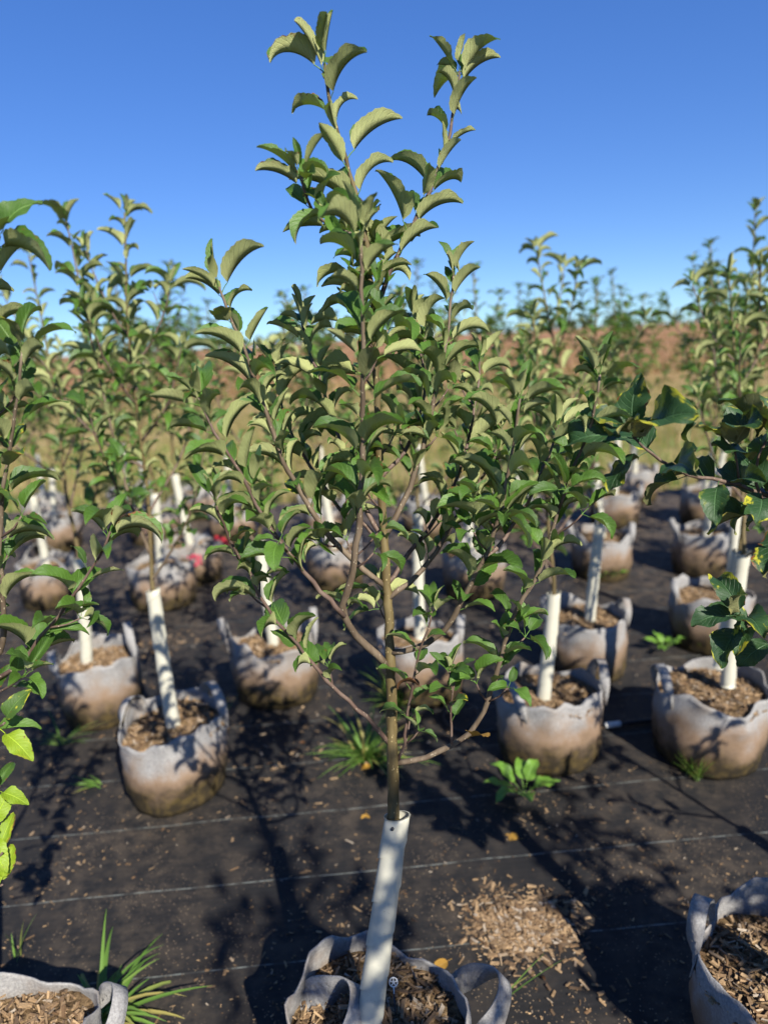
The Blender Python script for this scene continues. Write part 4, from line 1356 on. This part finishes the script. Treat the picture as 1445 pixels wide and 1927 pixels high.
# ---------------------------------------------------------------- saplings and bags of the far rows
GROUP_T, LAB_T = 'far saplings', 'far apple sapling'
GROUP_B, LAB_B = 'far bags', 'far grow bag'
def far_tags(o, y, what):
    row = 0 if y < 5.2 else (1 if y < 6.2 else 2)
    where = ('in the first far row, nearest the front blocks', 'in the middle far row', 'in the last row against the grass')[row]
    if what == 'tree':
        tag(o, 'apple sapling with a white guard ' + where, 'tree', 'saplings ' + where.split(',')[0])
    else:
        tag(o, 'grey felt bag of an apple sapling ' + where, 'grow bag', 'bags ' + where.split(',')[0])
def far_proto(seed):
    rng = random.Random(seed)
    H = rng.uniform(1.7, 2.05)
    trunk, sh = grown(seed, (0, 0, .25), (rng.gauss(0, .05), rng.gauss(0, .05), H), (rng.gauss(0, .03), rng.gauss(0, .03), .74), 9, gap=0.030)
    t = Tree('apple_tree', (0, 0, .25), LAB_T, group=GROUP_T, seed=seed)
    tp = t.wood('trunk', trunk, 0.011, 0.004, 'trunk', 7, 0.05)
    v, f = guard_geo(trunk[0], trunk[2], r=0.024, sides=12, rows=2, seed=seed)
    obj('trunk_guard', mesh('trunk_guard', [p - t.base for p in v], f, M['guard']), t.root)
    for pts, r0, r1, s0, gp, sz in sh:
        p = t.wood('branch', pts, r0, r1, 'shoot', 5, 0.05)
        t.clothe(p, s0, gp, sz, [('small', 1.0)])
        for _ in range(3):
            i = rng.randrange(2, len(p) - 2)
            for q in range(4):
                t.leaf(p[i] + Vector((rng.gauss(0, .02), rng.gauss(0, .02), rng.gauss(0, .02))), p[i + 1] - p[i], rng.uniform(0, 6.28), R(30), .9, 'small')
    t.clothe(tp[len(tp) // 2:], 0.0, 0.026, 1.0, [('small', 1.0)])
    return t.finish(0)

def far_bag(seed):
    b, w = bag((0, 0, 0), LAB_B, GROUP_B, seed, 0.19, [dict(th=0.4, tilt=.4), dict(th=3.5, tilt=.2, height=.08)], 0)
    return b

protos = [far_proto(900 + i) for i in range(5)]
bprotos = [far_bag(700 + i) for i in range(3)]
rng = random.Random(4)
for k, (x, y) in enumerate(FAR):
    pt, pb = protos[k % 5], bprotos[k % 3]
    sc = rng.uniform(.9, 1.06)
    if k < 5:
        tr = pt; tr.location = (x, y, .25); tr.rotation_euler.z = rng.uniform(0, 6.28)
    else:
        tr = copy_tree(pt, (x, y, .25), rng.uniform(0, 6.28), sc)
    if k < 3:
        pb.location = (x, y, 0); pb.rotation_euler.z = rng.uniform(0, 6.28)
    else:
        pb = copy_tree(pb, (x, y, 0), rng.uniform(0, 6.28), 1.0)
    far_tags(tr, y, 'tree'); far_tags(pb, y, 'bag')
    if k == 5:
        # red painted strokes on the side of this bag
        tag(pb, 'pale felt bag with red painted marks on its wall', 'grow bag')
        del pb['group']
        ang = math.atan2(-y, -x) - pb.rotation_euler.z
        strokes = [((-.055, .0), (-.055, .07)), ((-.055, .07), (-.025, .0)), ((-.025, .0), (-.025, .07)), ((.0, .0), (.0, .07)), ((.0, .07), (.03, .07)), ((.03, .07), (.03, .0)), ((.03, .0), (.0, .0)), ((.052, .0), (.052, .07))]
        for (a0, z0), (a1, z1) in strokes:
            n_ = 6
            V, F = [], []
            for i in range(n_ + 1):
                q = i / n_
                aa = ang + (a0 + (a1 - a0) * q) / .20; zz = .165 + z0 + (z1 - z0) * q
                dx, dz = (a1 - a0), (z1 - z0); ln = math.hypot(dx, dz); px, pz = -dz / ln * .006, dx / ln * .006
                for s_ in (-1, 1):
                    a2 = aa + px * s_ / .20; z2 = zz + pz * s_
                    for rr in (.205, .212):
                        V.append(Vector((rr * math.cos(a2), rr * math.sin(a2), z2)))
            for i in range(n_):
                b_ = i * 4
                F += [(b_ + 1, b_ + 3, b_ + 7, b_ + 5), (b_, b_ + 1, b_ + 5, b_ + 4), (b_ + 3, b_ + 2, b_ + 6, b_ + 7), (b_ + 2, b_, b_ + 4, b_ + 6)]
            obj('painted_mark', mesh('painted_mark', V, F, M['ink']), pb)

# bag with red hand-painted strokes on its wall, red ribbons
def ribbon(loc, label, rz):
    V = []
    n = 8
    for i in range(n + 1):
        t = i / n
        x = -0.045 + 0.09 * t
        for s in (0, 1):
            V.append(Vector((x, 0.008 * math.sin(6 * t), 0.035 * s + 0.012 * math.sin(4 * t))))
    F = [(2 * i, 2 * i + 2, 2 * i + 3, 2 * i + 1) for i in range(n)]
    V2 = [v + Vector((0, 0.0012, 0)) for v in V]
    F2 = [tuple(q + len(V) for q in reversed(f)) for f in F]
    o = obj('ribbon', mesh('ribbon', V + V2, F + F2, M['red']), loc=loc)
    o.rotation_euler = (0, R(25), rz)
    tag(o, label, 'ribbon')
ribbon(RIBBONS[0], 'red ribbon lying on the rim of a far bag', 0.2)
ribbon(RIBBONS[1], 'red ribbon tied beside a far white trunk guard', -0.4)

# ---------------------------------------------------------------- litter on the ground fabric
rng = random.Random(12)
parts = []
def ok_spot(x, y):
    return all((x - b['loc'][0]) ** 2 + (y - b['loc'][1]) ** 2 > 0.20 ** 2 for b in BAGS)
def chip_at(x, y, L, lift=0.0):
    g_ = chip_geo(rng, L, L * rng.uniform(.15, .6), rng.uniform(.0008, .003))
    m = Matrix.Translation((x, y, matz(x, y) + .0015 + lift)) @ Euler((rng.gauss(0, .18), rng.gauss(0, .18), rng.uniform(0, 6.28))).to_matrix().to_4x4()
    parts.append(placed(g_, m))
for _ in range(17000):
    y = 1.15 + 5.8 * rng.random() ** 1.6
    x = rng.uniform(-1.0, 1.0) * (0.75 * y + 0.25)
    d = noise.noise((x * 2.2, y * 2.2, 1.7)) + 0.5 * noise.noise((x * 7, y * 7, 5.0))
    if d < rng.uniform(-0.35, 0.55) or not ok_spot(x, y): continue
    chip_at(x, y, rng.uniform(.003, .012) * (1 if rng.random() < .88 else 1.9))
for (cx, cy, sr, n) in PILES:
    for _ in range(n):
        x, y = rng.gauss(cx, sr), rng.gauss(cy, sr * .8)
        if not ok_spot(x, y): continue
        d = math.hypot(x - cx, y - cy) / sr
        chip_at(x, y, .004 + .032 * rng.random() ** 2.2, max(0, .012 * (1 - d)) * rng.random())
o = obj('wood_chip_litter', mesh('wood_chip_litter', *merge(parts), M['chip'], smooth=False))
tag(o, 'fine wood chips strewn over the black ground fabric', 'wood chips', kind='stuff')
n = 0
while n < 60:
    y = 1.3 + 1.5 * rng.random()
    x = rng.uniform(-.75, .75) * y
    if not ok_spot(x, y): continue
    o = obj('wood_chip', CHIPS[rng.randrange(14)], mat=Matrix.Translation((x, y, matz(x, y) + .002)) @ Euler((rng.gauss(0, .12), rng.gauss(0, .12), rng.uniform(0, 6.28))).to_matrix().to_4x4() @ Matrix.Scale(rng.uniform(.45, .95), 4))
    tag(o, 'single larger wood chip lying loose on the black ground fabric', 'wood chip', 'loose larger wood chips')
    n += 1
for k, (x, y, rz) in enumerate(DEADLEAVES):
    m = Matrix.Translation((x, y, matz(x, y) + .006)) @ Euler((rng.gauss(0, .2), rng.gauss(0, .2), rz)).to_matrix().to_4x4() @ Matrix.Scale(rng.uniform(.5, .8), 4)
    o = obj('fallen_leaf', LEAF['dead' if k % 2 else 'withered'][k % 3][0], mat=m)
    tag(o, 'dry fallen brown leaf on the black ground fabric', 'fallen leaf', 'fallen leaves on the fabric')

# ---------------------------------------------------------------- grass and weeds
def blade_geo(rng, L, W, az, el, bend, n=7):
    d = Vector((math.cos(az), math.sin(az), 0))
    side = Vector((-d.y, d.x, 0))
    p = Vector((0, 0, 0)); a = el
    V, F = [], []
    for i in range(n + 1):
        t = i / n
        w = W * (1 - t ** 2.2) * (0.55 + 0.45 * min(1, t * 4)) / 2 + 0.0002
        nrm = Vector((-d.x * math.sin(a), -d.y * math.sin(a), math.cos(a)))
        V += [p - side * w + nrm * w * .5, p.copy(), p + side * w + nrm * w * .5]
        a = el - bend * t
        p = p + (d * math.cos(a) + Vector((0, 0, math.sin(a)))) * (L / n)
    for i in range(n):
        for k in range(2):
            q = i * 3 + k
            F.append((q, q + 1, q + 4, q + 3))
    return V, F

def tuft(loc, label, n, L, W, seed, el=(35, 80), bend=(20, 75), group=None, mat='grass', az=(0, 6.28), name='grass_tuft'):
    rng = random.Random(seed)
    root = tag(empty(name, loc), label, 'grass', group)
    for _ in range(n):
        v, f = blade_geo(rng, L * rng.uniform(.45, 1.1), W * rng.uniform(.7, 1.1), rng.uniform(*az), R(rng.uniform(*el)), R(rng.uniform(*bend)))
        o = obj('blade', mesh('blade', v, f, M[mat]), root)
        o.location = (rng.gauss(0, .012), rng.gauss(0, .012), 0)
    return root
for tf in TUFTS:
    tuft(**tf)

def weed(loc, label, n, L, seed, group=None):
    rng = random.Random(seed)
    root = tag(empty('broadleaf_weed', loc), label, 'weed', group)
    for k in range(n):
        g_ = leaf_geo(L=L * rng.uniform(.6, 1.1), W=L * rng.uniform(.35, .45), pet=L * .45, fold=rng.uniform(10, 25), recurve=rng.uniform(50, 80), wave=.12, serr=.02, seed=seed + k)
        o = obj('leaf', mesh('weed_leaf', g_[0], g_[1], M['weedleaf'], uvs=g_[2]), root)
        o.rotation_euler = Euler((R(rng.uniform(35, 65)), 0, k * 2.4 + rng.uniform(-.3, .3)), 'XYZ')
        o.location.z = .004
    return root
for w in WEEDS:
    weed(**w)

# ---------------------------------------------------------------- irrigation pipe
def pipe(name, pts, r, label, matkey='hose', endcap=None):
    path = spline(pts, 0.03)
    base = path[0].copy(); base.z = 0
    root = tag(empty(name, base), label, 'pipe')
    v, f = tube_geo([p - base for p in path], [r] * len(path), 8)
    obj('pipe', mesh('pipe', v, f, M[matkey]), root)
    if endcap:
        q = path[-1] - path[-2]
        v, f = tube_geo([path[-1] - base - q * .1, path[-1] - base + q.normalized() * endcap], [r * 1.25] * 2, 10)
        obj('end_cap', mesh('end_cap', v, f, M['white']), root)
for p_ in PIPES:
    pipe(**p_)

# ---------------------------------------------------------------- grass strip, dry field and the horizon
def strip(name, n, y0, y1, h, w, matkey, label, seed, blades=4, power=1.0, start=None):
    rng = random.Random(seed)
    VV, FF = [], []
    for _ in range(n):
        y = y0 + (y1 - y0) * rng.random() ** power
        x = rng.uniform(-.72, .72) * (y + 1)
        if start and y < start(x) + 0.05 * rng.random(): continue
        if noise.noise((x * .5, y * .5, seed)) < rng.uniform(-.6, .3): continue
        for _b in range(blades):
            az = rng.uniform(0, 6.28); L = h * rng.uniform(.4, 1.2); lean = rng.uniform(.1, .7)
            dx, dy = math.cos(az), math.sin(az)
            bx, by = x + rng.gauss(0, .05), y + rng.gauss(0, .05)
            ww = w * rng.uniform(.6, 1.2)
            o = len(VV)
            VV += [(bx - dy * ww, by + dx * ww, -.04), (bx + dy * ww, by - dx * ww, -.04),
                   (bx + dx * L * lean * .4 + dy * ww * .7, by + dy * L * lean * .4 - dx * ww * .7, L * .6 - .03), (bx + dx * L * lean * .4 - dy * ww * .7, by + dy * L * lean * .4 + dx * ww * .7, L * .6 - .03),
                   (bx + dx * L * lean, by + dy * L * lean, L * .95 - .03)]
            FF += [(o, o + 1, o + 2, o + 3), (o + 3, o + 2, o + 4)]
    ob = obj(name, mesh(name, VV, FF, M[matkey]))
    tag(ob, label, 'grass', kind='stuff')
strip('green_grass', 8000, 6.4, 13, .13, .005, 'grass', 'low green grass along the edge of the black fabric', 3, 4, 1.3, edge_y)
strip('dry_grass', 9000, 6.4, 30, .24, .006, 'drygrass', 'straw coloured dry grass beyond the black fabric', 5, 5, 1.5, edge_y)
strip('dry_crop', 7000, 24, 120, .45, .03, 'redgrass', 'rust brown dry crop reaching to the horizon', 8, 4, 1.8)

# a pale post out in the field
px, py = POST
root = tag(empty('fence_post', (px, py, -.03)), 'pale weathered post standing alone in the brown field', 'post')
v, f = tube_geo([Vector((0, 0, -.2)), Vector((.01, 0, .5)), Vector((.03, .01, 1.0)), Vector((.05, .01, 1.12))], [.11, .105, .095, .07], 9)
obj('post_shaft', mesh('post_shaft', v, f, M['post']), root)

# distant trees: trunk and a crown of leaf clumps each
def distant_proto(seed, H):
    rng = random.Random(seed)
    root = empty('distant_tree', (0, 0, 0))
    tr, f = tube_geo([Vector((0, 0, -.3)), Vector((.1, 0, H * .3)), Vector((.0, .1, H * .75))], [H * .035, H * .028, H * .01], 6)
    obj('trunk', mesh('trunk', tr, f, M['bark_grey']), root)
    V, F = [], []
    lobes = [(Vector((rng.gauss(0, H * .17), rng.gauss(0, H * .17), H * rng.uniform(.35, .85))), H * rng.uniform(.14, .26)) for _ in range(11)]
    for c, r in lobes:
        for _ in range(110):
            d = Vector((rng.gauss(0, 1), rng.gauss(0, 1), rng.gauss(0, 1))).normalized()
            p = c + d * r * rng.uniform(.65, 1.05)
            s = H * .035 * rng.uniform(.6, 1.4)
            e = Euler((rng.uniform(0, 6), rng.uniform(0, 6), rng.uniform(0, 6))).to_matrix()
            o = len(V)
            V += [p + e @ Vector((-s, -s * .5, 0)), p + e @ Vector((s, -s * .6, .2 * s)), p + e @ Vector((s * .7, s * .8, 0)), p + e @ Vector((-s * .6, s * .7, .3 * s))]
            F.append((o, o + 1, o + 2, o + 3))
    obj('crown', mesh('crown', V, F, M['fartree'], smooth=False), root)
    return root
dp = [distant_proto(50 + i, h) for i, h in enumerate((6.5, 8.0, 9.5))]
rng = random.Random(9)
used = [False] * 3
spots = list(DISTANT)
for k in range(110):
    y = rng.uniform(420, 620)
    x = rng.uniform(-.62, .62) * y
    spots.append((x, y, rng.uniform(.6, 1.15)))
for k, (x, y, s) in enumerate(spots):
    i = k % 3
    if not used[i]:
        o = dp[i]; used[i] = True
        o.location = (x, y, 0); o.scale = (s, s, s)
    else:
        o = copy_tree(dp[i], (x, y, 0), rng.uniform(0, 6.28), s)
    if k < len(DISTANT):
        tag(o, DIST_LABEL[k], 'tree')
        if 'group' in o: del o['group']
    else:
        tag(o, 'dark green tree in the low line along the horizon', 'tree', 'trees along the horizon')
